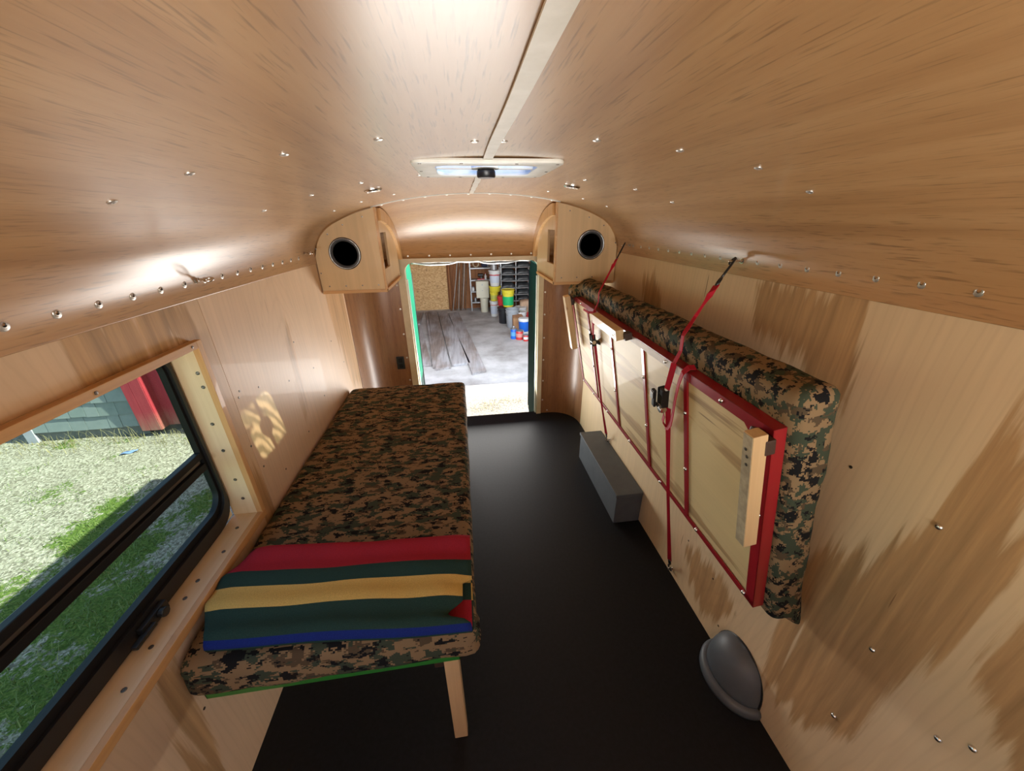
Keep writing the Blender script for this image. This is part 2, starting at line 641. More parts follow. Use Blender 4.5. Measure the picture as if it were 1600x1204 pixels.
def veneer(name, mat_, side, rects, polys, parent=None):
    """a wall panel as thick boards, its room face a fine grid carrying the wood figure"""
    mb = MB()
    xf = XL if side < 0 else XR
    xb = xf + side * WO
    for (y0, y1, z0, z1) in rects:
        ny_, nz_ = max(1, int((y1 - y0) / .028)), max(1, int((z1 - z0) / .028))
        mb.grid(lambda u, v: (xf, y0 + u * (y1 - y0), z0 + v * (z1 - z0)), ny_, nz_)
        mb.add([(xf, y0, z0), (xf, y1, z0), (xf, y1, z1), (xf, y0, z1), (xb, y0, z0), (xb, y1, z0), (xb, y1, z1), (xb, y0, z1)],
               [(4, 5, 6, 7), (0, 1, 5, 4), (1, 2, 6, 5), (2, 3, 7, 6), (3, 0, 4, 7)])
    o = struct(name, mb, mat_, parent, fix=False)
    ca = o.data.color_attributes.new('heart', 'FLOAT_COLOR', 'POINT')
    polys = [[(a, b * .3) for a, b in p] for p in polys]
    for i, v in enumerate(o.data.vertices):
        d = max(sdist((v.co.y, v.co.z * .3), p) for p in polys)
        g_ = max(0., min(1., .5 + d * 7))
        ca.data[i].color = (g_, g_, g_, 1)
    return o


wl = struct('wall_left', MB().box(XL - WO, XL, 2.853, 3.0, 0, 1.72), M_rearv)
G_ = .0192
veneer('panel', figure_wood('birch_veneer_window', 1.3, (.71, .52, .335), skew=.1), -1, ((YF, WY0 - G_, 0, 1.72), (WY1 + G_, 1.331, 0, 1.72), (WY0 - G_, WY1 + G_, 0, WZ0 - G_), (WY0 - G_, WY1 + G_, WZ1 + G_, 1.72)), HEART_L, wl)
veneer('panel', figure_wood('birch_veneer_rear', 7.7, (.75, .56, .39), (.60, .40, .225)), -1, ((1.3335, 2.8515, 0, 1.72),), HEART_L, wl)
wr = veneer('wall_right', figure_wood('birch_veneer_right', 4.6, (.75, .585, .375), skew=-.15), 1, ((-.45, 2.93, 0, 1.74), (YF, -.45, 1.52, 1.74), (YF, -1.35, 0, 1.52), (-1.35, -.45, 0, .8)), HEART_R)
# front bulkhead behind the photographer: windscreen opening above a dash wall, its height set to shape the fill light
struct('wall_front', MB().box(XL - WO, XR + WO, YF - .06, YF, 0, 1.1).box(XL - WO, XL + .08, YF - .06, YF, 1.1, 1.75).box(XR - .08, XR + WO, YF - .06, YF, 1.1, 1.75).box(XL - WO, XR + WO, YF - .06, YF, 1.75, 2.0), M_cream)

# rear wall : rounded corners, header, coved cap above
DX0, DX1, DZ = -.46, .668, 1.497


def corner_sheet(side):
    pts = []
    if side < 0:
        x0, xe = XL + .004, DX0 - .01
        pts = [(x0, 2.853), (x0, 2.857), (x0, 2.93)]
        for k in range(0, 11):
            a = PI - k / 10 * PI / 2
            pts.append((x0 + .25 + .25 * math.cos(a), 2.94 + .25 * math.sin(a)))
        pts += [(xe - .004, YB), (xe, YB)]
    else:
        x0, xe = XR - .004, DX1 + .01
        pts = [(x0, 2.926), (x0, 2.93)]
        for k in range(0, 11):
            a = k / 10 * PI / 2
            pts.append((x0 - .25 + .25 * math.cos(a), 2.94 + .25 * math.sin(a)))
        pts += [(xe + .004, YB), (xe, YB)]
    mb = MB()
    n = len(pts)
    zr = (-.002, .002, .8, 1.596, 1.6)
    mb.add([(x, y, z) for z in zr for x, y in pts], [(j * n + i, j * n + i + 1, j * n + n + i + 1, j * n + n + i) for j in range(4) for i in range(n - 1)])
    return mb


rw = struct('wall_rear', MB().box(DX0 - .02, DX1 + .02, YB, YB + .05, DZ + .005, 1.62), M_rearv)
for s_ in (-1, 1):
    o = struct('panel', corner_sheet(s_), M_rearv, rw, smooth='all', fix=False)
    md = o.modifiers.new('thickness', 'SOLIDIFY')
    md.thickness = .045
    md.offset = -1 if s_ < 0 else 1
# coved cap
mb = MB()
cxs = [XL - .01 + (XR - XL + .02) * i / 40 for i in range(41)]
mb.add([(x, 2.44 + .75 * math.sin(t / 14 * PI / 2), 1.527 + (zceil(x) - 1.527) * math.cos(t / 14 * PI / 2)) for t in range(15) for x in cxs],
       [(j * 41 + i, j * 41 + i + 1, (j + 1) * 41 + i + 1, (j + 1) * 41 + i) for j in range(14) for i in range(40)])
o = struct('coved_panel', mb, M_rear, rw, smooth='all', fix=False)
md = o.modifiers.new('thickness', 'SOLIDIFY')
md.thickness = .03
md.offset = 1
# bright seam bead where the cap meets the ceiling
mb = MB()
mb.tube([(x, 2.44, zceil(x) - .001) for x in [(-.50 + 1.14 * i / 30) for i in range(31)]], .0045, 6)
struct('seam_bead', mb, M_white, rw, smooth='all')


def rrect(a0, a1, b0, b1, r, n=6, corners=(1, 1, 1, 1)):
    """rounded rectangle outline, counter-clockwise from the lower left corner"""
    out = []
    for (ca, cb, st, on) in ((a0 + r, b0 + r, PI, corners[0]), (a1 - r, b0 + r, 1.5 * PI, corners[1]), (a1 - r, b1 - r, 0, corners[2]), (a0 + r, b1 - r, .5 * PI, corners[3])):
        for k in range(n + 1):
            a = st + k / n * PI / 2
            if on:
                out.append((ca + r * math.cos(a), cb + r * math.sin(a)))
            else:
                out.append((ca + r * (1 if math.cos(st + PI / 4) > 0 else -1), cb + r * (1 if math.sin(st + PI / 4) > 0 else -1)))
    return out


# door casing (cream painted steel)
inn = rrect(DX0, DX1, -.4, DZ, .075, 6, (0, 0, 1, 1))
out_ = rrect(DX0 - .058, DX1 + .045, -.41, 1.530, .012, 6, (0, 0, 1, 1))
casing = MB().ring(out_, inn, 1, YB - .012, YB + .06)
d1 = struct('door_1', casing, M_cream, smooth=True)
# bent aluminium drip strip under the header, wavy lower edge
mb = MB()
mb.grid(lambda u, v: (DX0 + .05 + u * (DX1 - DX0 - .10), YB + .052 + .012 * v, DZ - .002 - v * (.012 + .020 * max(0, math.sin(u * 2 * PI * 1.0 + .3) ** 2) * (1 if abs(u - .47) > .1 else .2)) + .002 * math.sin(u * 37)), 40, 3)
struct('drip_strip', mb, M_alu, d1, smooth='all', solid=.003)
struct('weather_strip', MB().box(DX0 - .004, DX0 + .012, YB + .02, YB + .05, 0, 1.36).box(DX1 - .012, DX1 + .004, YB + .02, YB + .05, 0, 1.36), M_white, d1)
# door leaves folded outward
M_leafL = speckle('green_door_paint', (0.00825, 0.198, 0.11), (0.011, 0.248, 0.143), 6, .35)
M_leafR = speckle('shaded_green_door_paint', (.003, .028, .018), (.004, .040, .025), 6, .8)  # same door green, with the shade on this leaf put into the colour
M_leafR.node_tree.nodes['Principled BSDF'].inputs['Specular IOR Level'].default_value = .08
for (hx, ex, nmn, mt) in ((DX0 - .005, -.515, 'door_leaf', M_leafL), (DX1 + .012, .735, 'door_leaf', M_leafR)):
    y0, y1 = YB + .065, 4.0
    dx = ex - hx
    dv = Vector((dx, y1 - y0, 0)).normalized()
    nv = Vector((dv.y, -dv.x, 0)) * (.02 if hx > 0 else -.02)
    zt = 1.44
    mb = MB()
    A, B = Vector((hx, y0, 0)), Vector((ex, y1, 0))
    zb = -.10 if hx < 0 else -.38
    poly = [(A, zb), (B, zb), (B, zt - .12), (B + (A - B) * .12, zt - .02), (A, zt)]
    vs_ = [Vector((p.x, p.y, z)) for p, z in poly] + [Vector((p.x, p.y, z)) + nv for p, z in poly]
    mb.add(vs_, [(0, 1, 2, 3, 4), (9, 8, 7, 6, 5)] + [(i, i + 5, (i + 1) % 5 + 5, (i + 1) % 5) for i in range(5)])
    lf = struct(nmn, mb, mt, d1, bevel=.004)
    # black rubber edge seal
    struct('edge_seal', MB().tube([B + Vector((0, .004, zb + .05)), B + Vector((0, .004, zt - .12))], .007, 6), M_rubber, lf, smooth='all')
    for hz in (.2, .62, 1.1):
        p = A + Vector((-.01 if hx < 0 else .01, .0, hz))
        struct('hinge', MB().tube([p, p + Vector((0, 0, .09))], .008, 8), M_steel, lf, smooth=True)

# grey threshold strip at the door
struct('trim_1', MB().box(DX0, DX1, YB + .0, YB + .05, -.10, -.004), M_rubber)

# ceiling centre seam tape
mb = MB()
for (ya, yb) in ((YF, HY0 - .05), (HY1 + .05, 2.435)):
    n = 30
    for i in range(n):
        y0, y1 = ya + (yb - ya) * i / n, ya + (yb - ya) * (i + 1) / n
        wa, wb = .0012 * math.sin(i * .9 + ya), .0012 * math.sin(i * .9 + .9 + ya)
        z = zceil(CX) - .0030
        mb.add([(CX - .0125 + wa, y0, z), (CX + .0125 + wa, y0, z), (CX + .0125 + wb, y1, z), (CX - .0125 + wb, y1, z)], [(3, 2, 1, 0)])
struct('trim_2', mb, M_tape, fix=False, solid=-.003)

# fasteners ------------------------------------------------------------
m_screw = data(MB().lathe([(.0085, 0), (.0085, .0015), (.006, .0028), (.0025, .003), (.0015, .002)], 12), 'screw', M_zinc, True)
m_bolt = data(MB().lathe([(.0125, 0), (.0125, .0012), (.0105, .0022), (.0085, .0026), (.0075, .0040), (.0045, .0046), (.0042, .0044), (.0034, .0020)], 18, mi=[0, 0, 0, 0, 0, 0, 1]), 'bolt', [M_zinc, M_black], True)
m_tiny = data(MB().lathe([(.0045, 0), (.0045, .0012), (.002, .0016)], 10), 'screw_small', M_steel, True)
m_lin = data(MB().lathe([(.0062, 0), (.006, .0015), (.0035, .002), (.002, .001)], 12), 'screw_liner', M_steel, True)
m_rivet = data(MB().lathe([(.0075, 0), (.0072, .003), (.005, .0055), (.002, .0065)], 12), 'rivet', M_chrome, True)


def orient(n):
    return Vector(n).to_track_quat('Z', 'Y')


def ceil_n(x):
    e = .01
    d = (zceil(x + e) - zceil(x - e)) / (2 * e)
    return Vector((d, 0, -1)).normalized()


for yy, xl in ((.86, (-.64, -.487, -.322, -.139, .047, .109, .298, .483, .667, .83)), (1.46, (-.64, -.485, -.314, -.118, .041, .103, .298, .477, .664, .82)), (.26, (-.48, -.3, -.12, .3, .48, .67)), (2.06, (-.6, -.46, -.30, .47, .66, .80))):
    for x in xl:
        if yy > 1 and yy < 2 and .03 < x < .11:
            y_ = 1.53
        elif yy < 1 and .03 < x < .12:
            y_ = .91
        else:
            y_ = yy + random.uniform(-.02, .02)
        inst(m_screw, 'screw', ceiling, Vector((x, y_, zceil(x))), orient(ceil_n(x)))
for k in range(21):
    y = .79 - .3 + .1 * k
    if y > 2.2:
        continue
    inst(m_bolt, 'bolt', ceiling, Vector((XL + .0055, y, 1.632)), orient((1, 0, 0)))
for k in range(20):
    y = .41 + .1 * k
    if y < 2.22:
        inst(m_bolt, 'bolt', ceiling, Vector((XR - .0055, y, 1.660)), orient((-1, 0, 0)))
for k in range(9):
    x = -.44 + 1.03 * k / 8
    inst(m_screw, 'screw', rw, Vector((x, 2.452, zceil(x) - .004)), orient((0, -.35, -1)))
for k in range(7):
    x = -.42 + .17 * k
    inst(m_screw, 'screw', rw, Vector((x, YB - .002, 1.548)), orient((0, -1, 0)))
for z in (.15, .36, .58, .80, 1.02, 1.22):
    inst(m_screw, 'screw', rw, Vector((DX1 + .062, YB - .001, z)), orient((0, -1, 0)))
    inst(m_screw, 'screw', rw, Vector((DX0 - .078, YB - .001, z + .1)), orient((0, -1, 0)))
    inst(m_tiny, 'screw', rw, Vector((XL + .006, 2.875, z + .05)), orient((1, 0, 0)))
for x in (.72, .80, .90):
    inst(m_screw, 'screw', rw, Vector((x - .02, YB - .004, .03)), orient((0, -1, 0)))
for (y, z) in ((.69, 1.16), (.48, 1.15), (.46, .72), (.45, .40), (.29, .67), (.25, .73), (1.0, .30), (1.2, .32), (.9, .12)):
    inst(m_rivet if y < .6 else m_tiny, 'screw', wr, Vector((XR, y, z)), orient((-1, 0, 0)))
for (y, z) in ((1.36, 1.20), (1.375, 1.22), (1.5, 1.18), (1.33, 1.0), (1.36, .88), (1.75, 1.1), (1.9, 1.25), (2.05, 1.05), (2.1, .85), (2.4, 1.1), (1.8, .78), (1.5, .76), (2.55, .9), (.72, .45), (.8, .36), (.6, .30)):
    inst(m_tiny, 'screw', wl, Vector((XL, y, z)), orient((1, 0, 0)))

# ------------------------------------------------------------------ left window
o_ = [(WY0, WZ0), (WY1, WZ0), (WY1, WZ1), (WY0, WZ1)]
x_in, x_out = XL + .030, XL - .095
win = struct('window_1', MB().ring(rrect(WY0 - .02, WY1 - .001, WZ0 - .0, WZ1 + .06, .09, 7), rrect(WY0 + .03, WY1 - .032, WZ0 + .085, WZ1 - .0, .065, 7), 0, x_out + .004, x_out + .024), M_rubber, smooth=True)
struct('corner_filler', MB().ring(rrect(WY0 - .03, WY1 + .0005, WZ0 - .0005, WZ1 + .07, .001, 7), rrect(WY0 - .01, WY1 - .012, WZ0 + .010, WZ1 + .05, .085, 7), 0, x_out + .006, x_out + .014), M_linerz, win)
# inner sash bead
struct('sash_bead', MB().ring(rrect(WY0 + .01, WY1 - .010, WZ0 + .012, WZ1 + .03, .085, 7), rrect(WY0 + .03, WY1 - .022, WZ0 + .060, WZ1, .075, 7), 0, x_out + .022, x_out + .034), M_black, win, smooth=True)
# meeting rail between the panes
mul = MB().box(x_out + .002, x_out + .026, WY0 + .02, WY1 - .030, 1.010, 1.036).box(x_out + .002, x_out + .014, WY0 + .02, WY1 - .030, 1.034, 1.056).box(x_out + .002, x_out + .024, WY0 + .02, WY1 - .030, 1.054, 1.078)
struct('meeting_rail', mul, M_rubber, win, bevel=.003)
struct('rail_groove', MB().box(x_out + .014, x_out + .0165, WY0 + .02, WY1 - .04, 1.040, 1.050), M_steel, win)


def glass(name, tint, gl):
    m = bpy.data.materials.new(name)
    m.use_nodes = True
    t = m.node_tree
    t.nodes.remove(t.nodes['Principled BSDF'])
    out = t.nodes['Material Output']
    tr = t.nodes.new('ShaderNodeBsdfTransparent')
    tr.inputs[0].default_value = (*tint, 1)
    g = t.nodes.new('ShaderNodeBsdfGlossy')
    g.inputs['Roughness'].default_value = .02
    lw = t.nodes.new('ShaderNodeLayerWeight')
    lw.inputs[0].default_value = .5
    pw = t.nodes.new('ShaderNodeMath')
    pw.operation = 'POWER'
    pw.inputs[1].default_value = gl
    t.links.new(lw.outputs['Facing'], pw.inputs[0])
    fr = t.nodes.new('ShaderNodeMath')
    fr.operation = 'MULTIPLY'
    fr.inputs[1].default_value = .6
    t.links.new(pw.outputs[0], fr.inputs[0])
    mx = t.nodes.new('ShaderNodeMixShader')
    t.links.new(fr.outputs[0], mx.inputs[0])
    t.links.new(tr.outputs[0], mx.inputs[1])
    t.links.new(g.outputs[0], mx.inputs[2])
    t.links.new(mx.outputs[0], out.inputs[0])
    return m


M_glass = glass('window_glass', (.86, .95, .88), 4.5)
struct('pane', MB().box(x_out + .005, x_out + .008, WY0 + .02, WY1 - .028, 1.05, WZ1 + .02), M_glass, win)
struct('pane', MB().box(x_out + .012, x_out + .015, WY0 + .02, WY1 - .028, WZ0 + .07, 1.02), M_glass, win)
lt = struct('latch', MB().box(x_out + .034, x_out + .05, .74, .83, WZ0 + .012, WZ0 + .045).tube([(x_out + .05, .80, WZ0 + .03), (x_out + .066, .80, WZ0 + .03)], .014, 12).box(x_out + .045, x_out + .062, .70, .77, WZ0 + .022, WZ0 + .034), M_black, win, bevel=.003)
# liner boards of the opening (pale wide faces) and the proud edge trim
lin = [('liner', MB().box(x_out + .020, x_in - .020, WY0, WY1 + .019, WZ0 - .019, WZ0), M_linery),
       ('liner', MB().box(x_out + .020, x_in - .020, WY1, WY1 + .019, WZ0, WZ1), M_linerz),
       ('liner', MB().box(x_out + .020, x_in - .020, WY0, WY1 + .019, WZ1, WZ1 + .019), M_linery),
       ('trim_board', MB().box(x_in - .020, x_in, WY0, WY1 + .022, WZ0 - .028, WZ0 + .001), M_trimy),
       ('trim_board', MB().box(x_in - .020, x_in, WY1 - .001, WY1 + .022, WZ0 + .001, WZ1 + .022), M_trimz),
       ('trim_board', MB().box(x_in - .020, x_in, WY0, WY1 - .001, WZ1 - .001, WZ1 + .022), M_trimy)]
for n_, mb, mt in lin:
    struct(n_, mb, mt, win, bevel=.0015)
for z in (.84, .93, 1.06, 1.17, 1.31, 1.36):
    inst(m_lin, 'screw', win, Vector((XL - .02 + .018 * (z > 1.25), WY1, z)), orient((0, -1, 0)))
for y in (1.14, 1.03, .92, .86, .72, .62):
    inst(m_lin, 'screw', win, Vector((XL - .02 - .015 * math.sin(y * 30), y, WZ0)), orient((0, 0, 1)))
for y in (1.19, .86):
    inst(m_tiny, 'screw', win, Vector((x_in, y, WZ1 + .010)), orient((1, 0, 0)))

# ------------------------------------------------------------------ roof vent
vt = thing('roof_vent', 'white square roof vent with blue lid and black crank knob in the ceiling', 'roof vent', (CX, 1.295, 1.95))
zt_ = zceil(CX)
mb = MB()
OX0, OX1, OY0, OY1 = -.115, .305, 1.115, 1.475
o1 = rrect(OX0, OX1, OY0, OY1, .03, 4)
i1 = rrect(HX0 + .012, HX1 - .012, HY0 + .012, HY1 - .012, .04, 4)
mb.ring(o1, i1, 2, zt_ - .014, zt_ - .002)
mk('flange', mb, M_white, vt, smooth=True, bevel=.005)
mb = MB()
o2 = rrect(HX0 + .004, HX1 - .004, HY0 + .004, HY1 - .004, .04, 4)
i2 = rrect(HX0 + .010, HX1 - .010, HY0 + .010, HY1 - .010, .035, 4)
mb.ring(o2, i2, 2, zt_ - .004, zt_ + .03)
mk('collar', mb, M_white, vt, smooth=True)
# cross arm that carries the crank
mk('crank_arm', MB().box(HX0 + .01, HX1 - .01, 1.283, 1.307, zt_ - .008, zt_ + .002).lathe([(.045, 0), (.045, .010)], 20, Matrix.Translation((CX + .005, 1.295, zt_ - .008))), M_white, vt, bevel=.002)
kn = MB().lathe([(.026, 0), (.029, .004), (.029, .018), (.022, .026)], 14, Matrix.Translation((CX + .008, 1.295, zt_ - .032)))
mk('knob', kn, M_black, vt, smooth=True)
m = bpy.data.materials.new('blue_vent_lid')
m.use_nodes = True
t = NT(m)
tt = t.t
tt.nodes.remove(t.b)
tl = t.n('BsdfTranslucent')
tl.inputs[0].default_value = (.003, .11, .40, 1)
tp = t.n('BsdfTransparent')
co = t.coords((5, 11, 5), (0, 0, .6))
wv = t.n('TexWave', wave_type='BANDS')
wv.inputs['Scale'].default_value = .9
wv.inputs['Distortion'].default_value = 9
wv.inputs['Detail'].default_value = 2
t.l(co, wv.inputs[0])
nz = t.noise(t.coords((11, 11, 11)), 1, 2)
cc = t.mix(t.ramp(nz, [(.33, 0.), (.48, 1.)]), (.02, .03, .02), t.ramp(wv.outputs[1], [(.25, (.25, .32, .2)), (.8, (1., 1., .72))]))
t.l(cc, tp.inputs[0])
ms = t.n('MixShader')
ms.inputs[0].default_value = .2
t.l(tl.outputs[0], ms.inputs[1])
t.l(tp.outputs[0], ms.inputs[2])
t.l(ms.outputs[0], tt.nodes['Material Output'].inputs[0])
mb = MB()


def lidf(u, v):
    x = HX0 + .004 + u * (HX1 - HX0 - .008)
    y = HY0 + .004 + v * (HY1 - HY0 - .008)
    e = min(u, 1 - u, v, 1 - v)
    return (x, y, zt_ + .004 + .022 * min(1, e * 3) ** .7 + .004 * math.sin(u * 9 + v * 4) * min(1, e * 5))


mb.grid(lidf, 12, 12)
mk('lid', mb, m, vt, smooth='all', fix=False)
for (x, y) in ((-.09, 1.135), (.02, 1.13), (.17, 1.13), (.285, 1.135), (-.09, 1.455), (.02, 1.46), (.17, 1.46), (.285, 1.455), (-.10, 1.30), (.29, 1.30)):
    inst(m_tiny, 'screw', vt, Vector((x, y, zt_ - .014)), orient((0, 0, -1)))

# ------------------------------------------------------------------ ceiling lights
for x, lab in ((-.327, 'round chrome ceiling light near the loudspeaker box on the window side'), (.493, 'round chrome ceiling light near the loudspeaker box on the folded cot side')):
    c = Vector((x, 1.70, zceil(x)))
    q = orient(ceil_n(x)).to_matrix().to_4x4()
    t_ = thing('ceiling_light', lab, 'ceiling light', c, 'small round ceiling lights')
    Mx = Matrix.Translation(c) @ q
    mk('bezel', MB().lathe([(.036, 0), (.036, .003), (.031, .008), (.026, .008), (.024, .003)], 24, Mx), M_chrome, t_, smooth=True)
    mk('lens', MB().lathe([(.0235, .0035), (.012, .0065), (.003, .007)], 20, Mx), nm('frosted_lens', (.75, .72, .66), .25), t_, smooth=True)
    mk('spokes', MB().box(-.025, .025, -.0025, .0025, .006, .0095, M=Mx).box(-.0025, .0025, -.025, .025, .006, .0095, M=Mx), M_chrome, t_)

# ------------------------------------------------------------------ loudspeaker boxes


def speaker_box(side, label):
    if side < 0:
        xi, xo, zb, yf = -.485, XL + .006, 1.395, 2.44
        c = (-.69, 1.63)
    else:
        xi, xo, zb, yf = .632, XR - .006, 1.400, 2.46
        c = (.862, 1.650)
    t_ = thing('speaker_box', label, 'speaker', ((xi + xo) / 2, yf, zb), 'corner loudspeaker boxes')
    lo, hi = min(xi, xo), max(xi, xo)
    top = []
    n = 16
    for k in range(n + 1):
        x = xi + (xo - xi) * k / n
        z = zceil(x) - .006
        if abs(x - xo) < .14:
            # the box corner cuts the tight ceiling curve
            z = min(z, zceil(xo - (.14 if xo > xi else -.14)) - .006 - .42 * (.14 - abs(x - xo)) - 1.6 * (.14 - abs(x - xo)) ** 2)
        top.append((x, z))
    poly = [(xo, zb + .018), (xi, zb + .018)] + top
    # front panel with a round hole : ring to the outline, radially matched
    N = 64
    inner, outer = [], []
    P = [Vector((a, b)) for a, b in poly]
    rr = .088
    for k in range(N):
        a = 2 * PI * k / N
        d = Vector((math.cos(a), math.sin(a)))
        best = None
        for i in range(len(P)):
            A, B = P[i], P[(i + 1) % len(P)]
            e = B - A
            den = d.x * e.y - d.y * e.x
            if abs(den) < 1e-9:
                continue
            ac = A - Vector(c)
            tt_ = (ac.x * e.y - ac.y * e.x) / den
            uu = (ac.x * d.y - ac.y * d.x) / den
            if tt_ > 0 and -1e-6 <= uu <= 1 + 1e-6 and (best is None or tt_ < best):
                best = tt_
        outer.append((c[0] + d.x * best, c[1] + d.y * best))
        inner.append((c[0] + d.x * rr, c[1] + d.y * rr))
    # snap nearest ring points onto the true corners
    for q in poly:
        k = min(range(N), key=lambda k: (outer[k][0] - q[0]) ** 2 + (outer[k][1] - q[1]) ** 2)
        if q in (poly[0], poly[1], poly[2], poly[-1]):
            outer[k] = q
    mk('front_panel', MB().ring(outer, inner, 1, yf, yf + .018), M_box, t_)
    # bottom panel, its orange plywood edge showing
    sgn = 1 if side < 0 else -1
    mk('bottom_panel', MB().prism([(xo, yf - .006), (xi + sgn * .012, yf - .006), (xi + sgn * .012, 3.06), (xo, 2.90)], 2, zb, zb + .018), M_edge, t_)
    # side panel with a port, following the coved cap
    yb_ = [yf + .018] + [2.44 + .75 * math.sin(k / 10 * PI / 2) * .985 for k in range(1, 10)]

    def zq(y):
        s_ = max(0, min(1, (y - 2.44) / .75))
        return 1.527 + (zceil(xi) - 1.527) * math.sqrt(max(0, 1 - s_ * s_)) - .008
    p0, p1, q0, q1 = 2.53, 2.725, 1.525, 1.742
    mb = MB()
    x0, x1 = (xi - .016, xi) if side < 0 else (xi, xi + .016)
    y_end = 3.09
    cols = [yf + .018, p0, p1] + [p1 + (y_end - p1) * k / 8 for k in range(1, 9)]
    for a, b in zip(cols[:-1], cols[1:]):
        za, zb2 = zq(a), zq(b)
        if a == p0:
            mb.prism([(a, zb + .018), (b, zb + .018), (b, q0), (a, q0)], 0, x0, x1)
            mb.prism([(a, q1), (b, q1), (b, zb2), (a, za)], 0, x0, x1)
        else:
            mb.prism([(a, zb + .018), (b, zb + .018), (b, zb2), (a, za)], 0, x0, x1)
    mk('side_panel', mb, birch('birch_side', 1, 2, 3 + side, heart=.2, light=(.64, .45, .25)), t_)
    # dark inside of the box behind the port and the cone
    mk('cavity', MB().box(min(x0, x1) - .10 if side < 0 else x1 + .08, min(x0, x1) - .08 if side < 0 else x1 + .10, yf + .03, 2.85, zb + .03, 1.76), nm('box_inside', (.16, .085, .04), .8), t_)
    # upright corner strip and curved rear strip
    mk('corner_strip', MB().box(min(xi, xi + sgn * .012), max(xi, xi + sgn * .012), yf - .004, yf + .024, zb, zceil(xi) - .004), M_edge, t_, bevel=.002)
    oo, ii = [], []
    for k in range(15):
        a = .12 + (PI / 2 - .12) * k / 14
        oo.append((2.44 + .745 * math.sin(a), 1.530 + (zceil(xi) - 1.530 - .004) * math.cos(a)))
        ii.append((2.44 + .665 * math.sin(a), 1.530 + (zceil(xi) - 1.530 - .075) * math.cos(a)))
    mb = MB()
    xa, xb = (xi, xi + .022) if side < 0 else (xi - .022, xi)
    n = 15
    for xx in (xa, xb):
        mb.v += [(xx, y, z) for y, z in oo] + [(xx, y, z) for y, z in ii]
    for i in range(n - 1):
        for f in ((i, i + 1, n + i + 1, n + i), (2 * n + i, 3 * n + i, 3 * n + i + 1, 2 * n + i + 1), (i, 2 * n + i, 2 * n + i + 1, i + 1), (n + i, n + i + 1, 3 * n + i + 1, 3 * n + i)):
            mb.f.append(f)
            mb.m.append(0)
    for f in ((0, n, 3 * n, 2 * n), (n - 1, 2 * n - 1 + 2 * n - n, 4 * n - 1, 2 * n - 1)):
        mb.f.append(f)
        mb.m.append(0)
    mk('curved_strip', mb, pine('pine_curved', 2, (.56, .32, .12), (.68, .42, .19)), t_, smooth=True)
    # the driver
    Mx = Matrix.Translation((c[0], yf, c[1])) @ Matrix.Rotation(PI / 2, 4, 'X')
    dr = mk('driver', MB().lathe([(.090, -.004), (.086, .003), (.083, .004), (.076, .004), (.068, -.004), (.030, -.034), (.028, -.032)], 40, Mx), M_cone, t_, smooth=True)
    mk('bezel', MB().lathe([(.092, -.002), (.0925, .004), (.0885, .0065), (.0850, .004), (.0845, -.002)], 40, Mx), M_black, dr, smooth=True)
    mk('rim_ring', MB().tube([(c[0] + .0862 * math.cos(2 * PI * k / 40), yf - .0058, c[1] + .0862 * math.sin(2 * PI * k / 40)) for k in range(40)], .0016, 6, True), M_alu, dr, smooth='all')
    mk('dust_cap', MB().lathe([(.029, -.033), (.026, -.025), (.016, -.020), (.004, -.018)], 24, Mx), nm('dust_cap', (.05, .05, .05), .35), dr, smooth=True)
    for fx in (.10, .36, .62, .88):
        inst(m_tiny, 'screw', t_, Vector((xi + (xo - xi) * fx, yf, zb + .045)), orient((0, -1, 0)))
    for k in (3, 8, 12):
        inst(m_tiny, 'screw', t_, Vector((top[k][0], yf, top[k][1] - .03)), orient((0, -1, 0)))
    inst(m_tiny, 'screw', t_, Vector((xo - .012 * (1 if xo > xi else -1), yf, 1.52)), orient((0, -1, 0)))
    inst(m_tiny, 'screw', t_, Vector((xo - .012 * (1 if xo > xi else -1), yf, 1.66)), orient((0, -1, 0)))
    return t_


speaker_box(-1, 'plywood corner loudspeaker box above the camouflage bed, on the window side')
speaker_box(1, 'plywood corner loudspeaker box above the folded red cot')

# wall socket in the rear panel
t_ = thing('wall_outlet', 'black wall outlet in the brown panel beside the rear door', 'outlet', (-.6, YB, .63))
mk('plate', MB().box(-.633, -.565, YB - .012, YB - .001, .575, .695), M_black, t_, bevel=.004)
mk('socket', MB().box(-.615, -.583, YB - .017, YB - .012, .642, .680).box(-.615, -.583, YB - .017, YB - .012, .590, .628), M_rubber, t_, bevel=.003)

# eye bolts in the ceiling edge
def eyebolt(loc, sx, label, twist=0.):
    t_ = thing('eye_bolt', label, 'eye bolt', loc, 'eye bolts along the ceiling edge')
    L = Vector(loc)
    mk('shank', MB().tube([L, L + Vector((sx * .03, 0, 0))], .004, 8).lathe([(.011, 0), (.011, .004)], 12, Matrix.Translation(L) @ orient((sx, 0, 0)).to_matrix().to_4x4()).lathe([(.0075, .006), (.0075, .012)], 6, Matrix.Translation(L) @ orient((sx, 0, 0)).to_matrix().to_4x4()), M_chrome, t_, smooth=True)
    ce = L + Vector((sx * .042, 0, 0))
    mk('eye', MB().tube([ce + Vector((sx * .0125 * math.cos(a), math.cos(twist) * .0125 * math.sin(a), math.sin(twist) * .0125 * math.sin(a))) for a in [2 * PI * k / 16 for k in range(16)]], .0035, 8, True), M_chrome, t_, smooth='all')
    return ce


eyebolt((XL + .006, 1.345, 1.636), 1, 'bare zinc eye bolt in the ceiling edge above the window side wall', .3)
eyebolt((XL + .006, 2.262, 1.650), 1, 'bare zinc eye bolt beside the window-side loudspeaker box', .3)
e1 = eyebolt((XR - .006, 1.285, 1.655), -1, 'zinc eye bolt holding the hook of the strap nearer the camera')
e2 = eyebolt((XR - .006, 2.255, 1.657), -1, 'zinc eye bolt holding the strap hook beside the loudspeaker box')

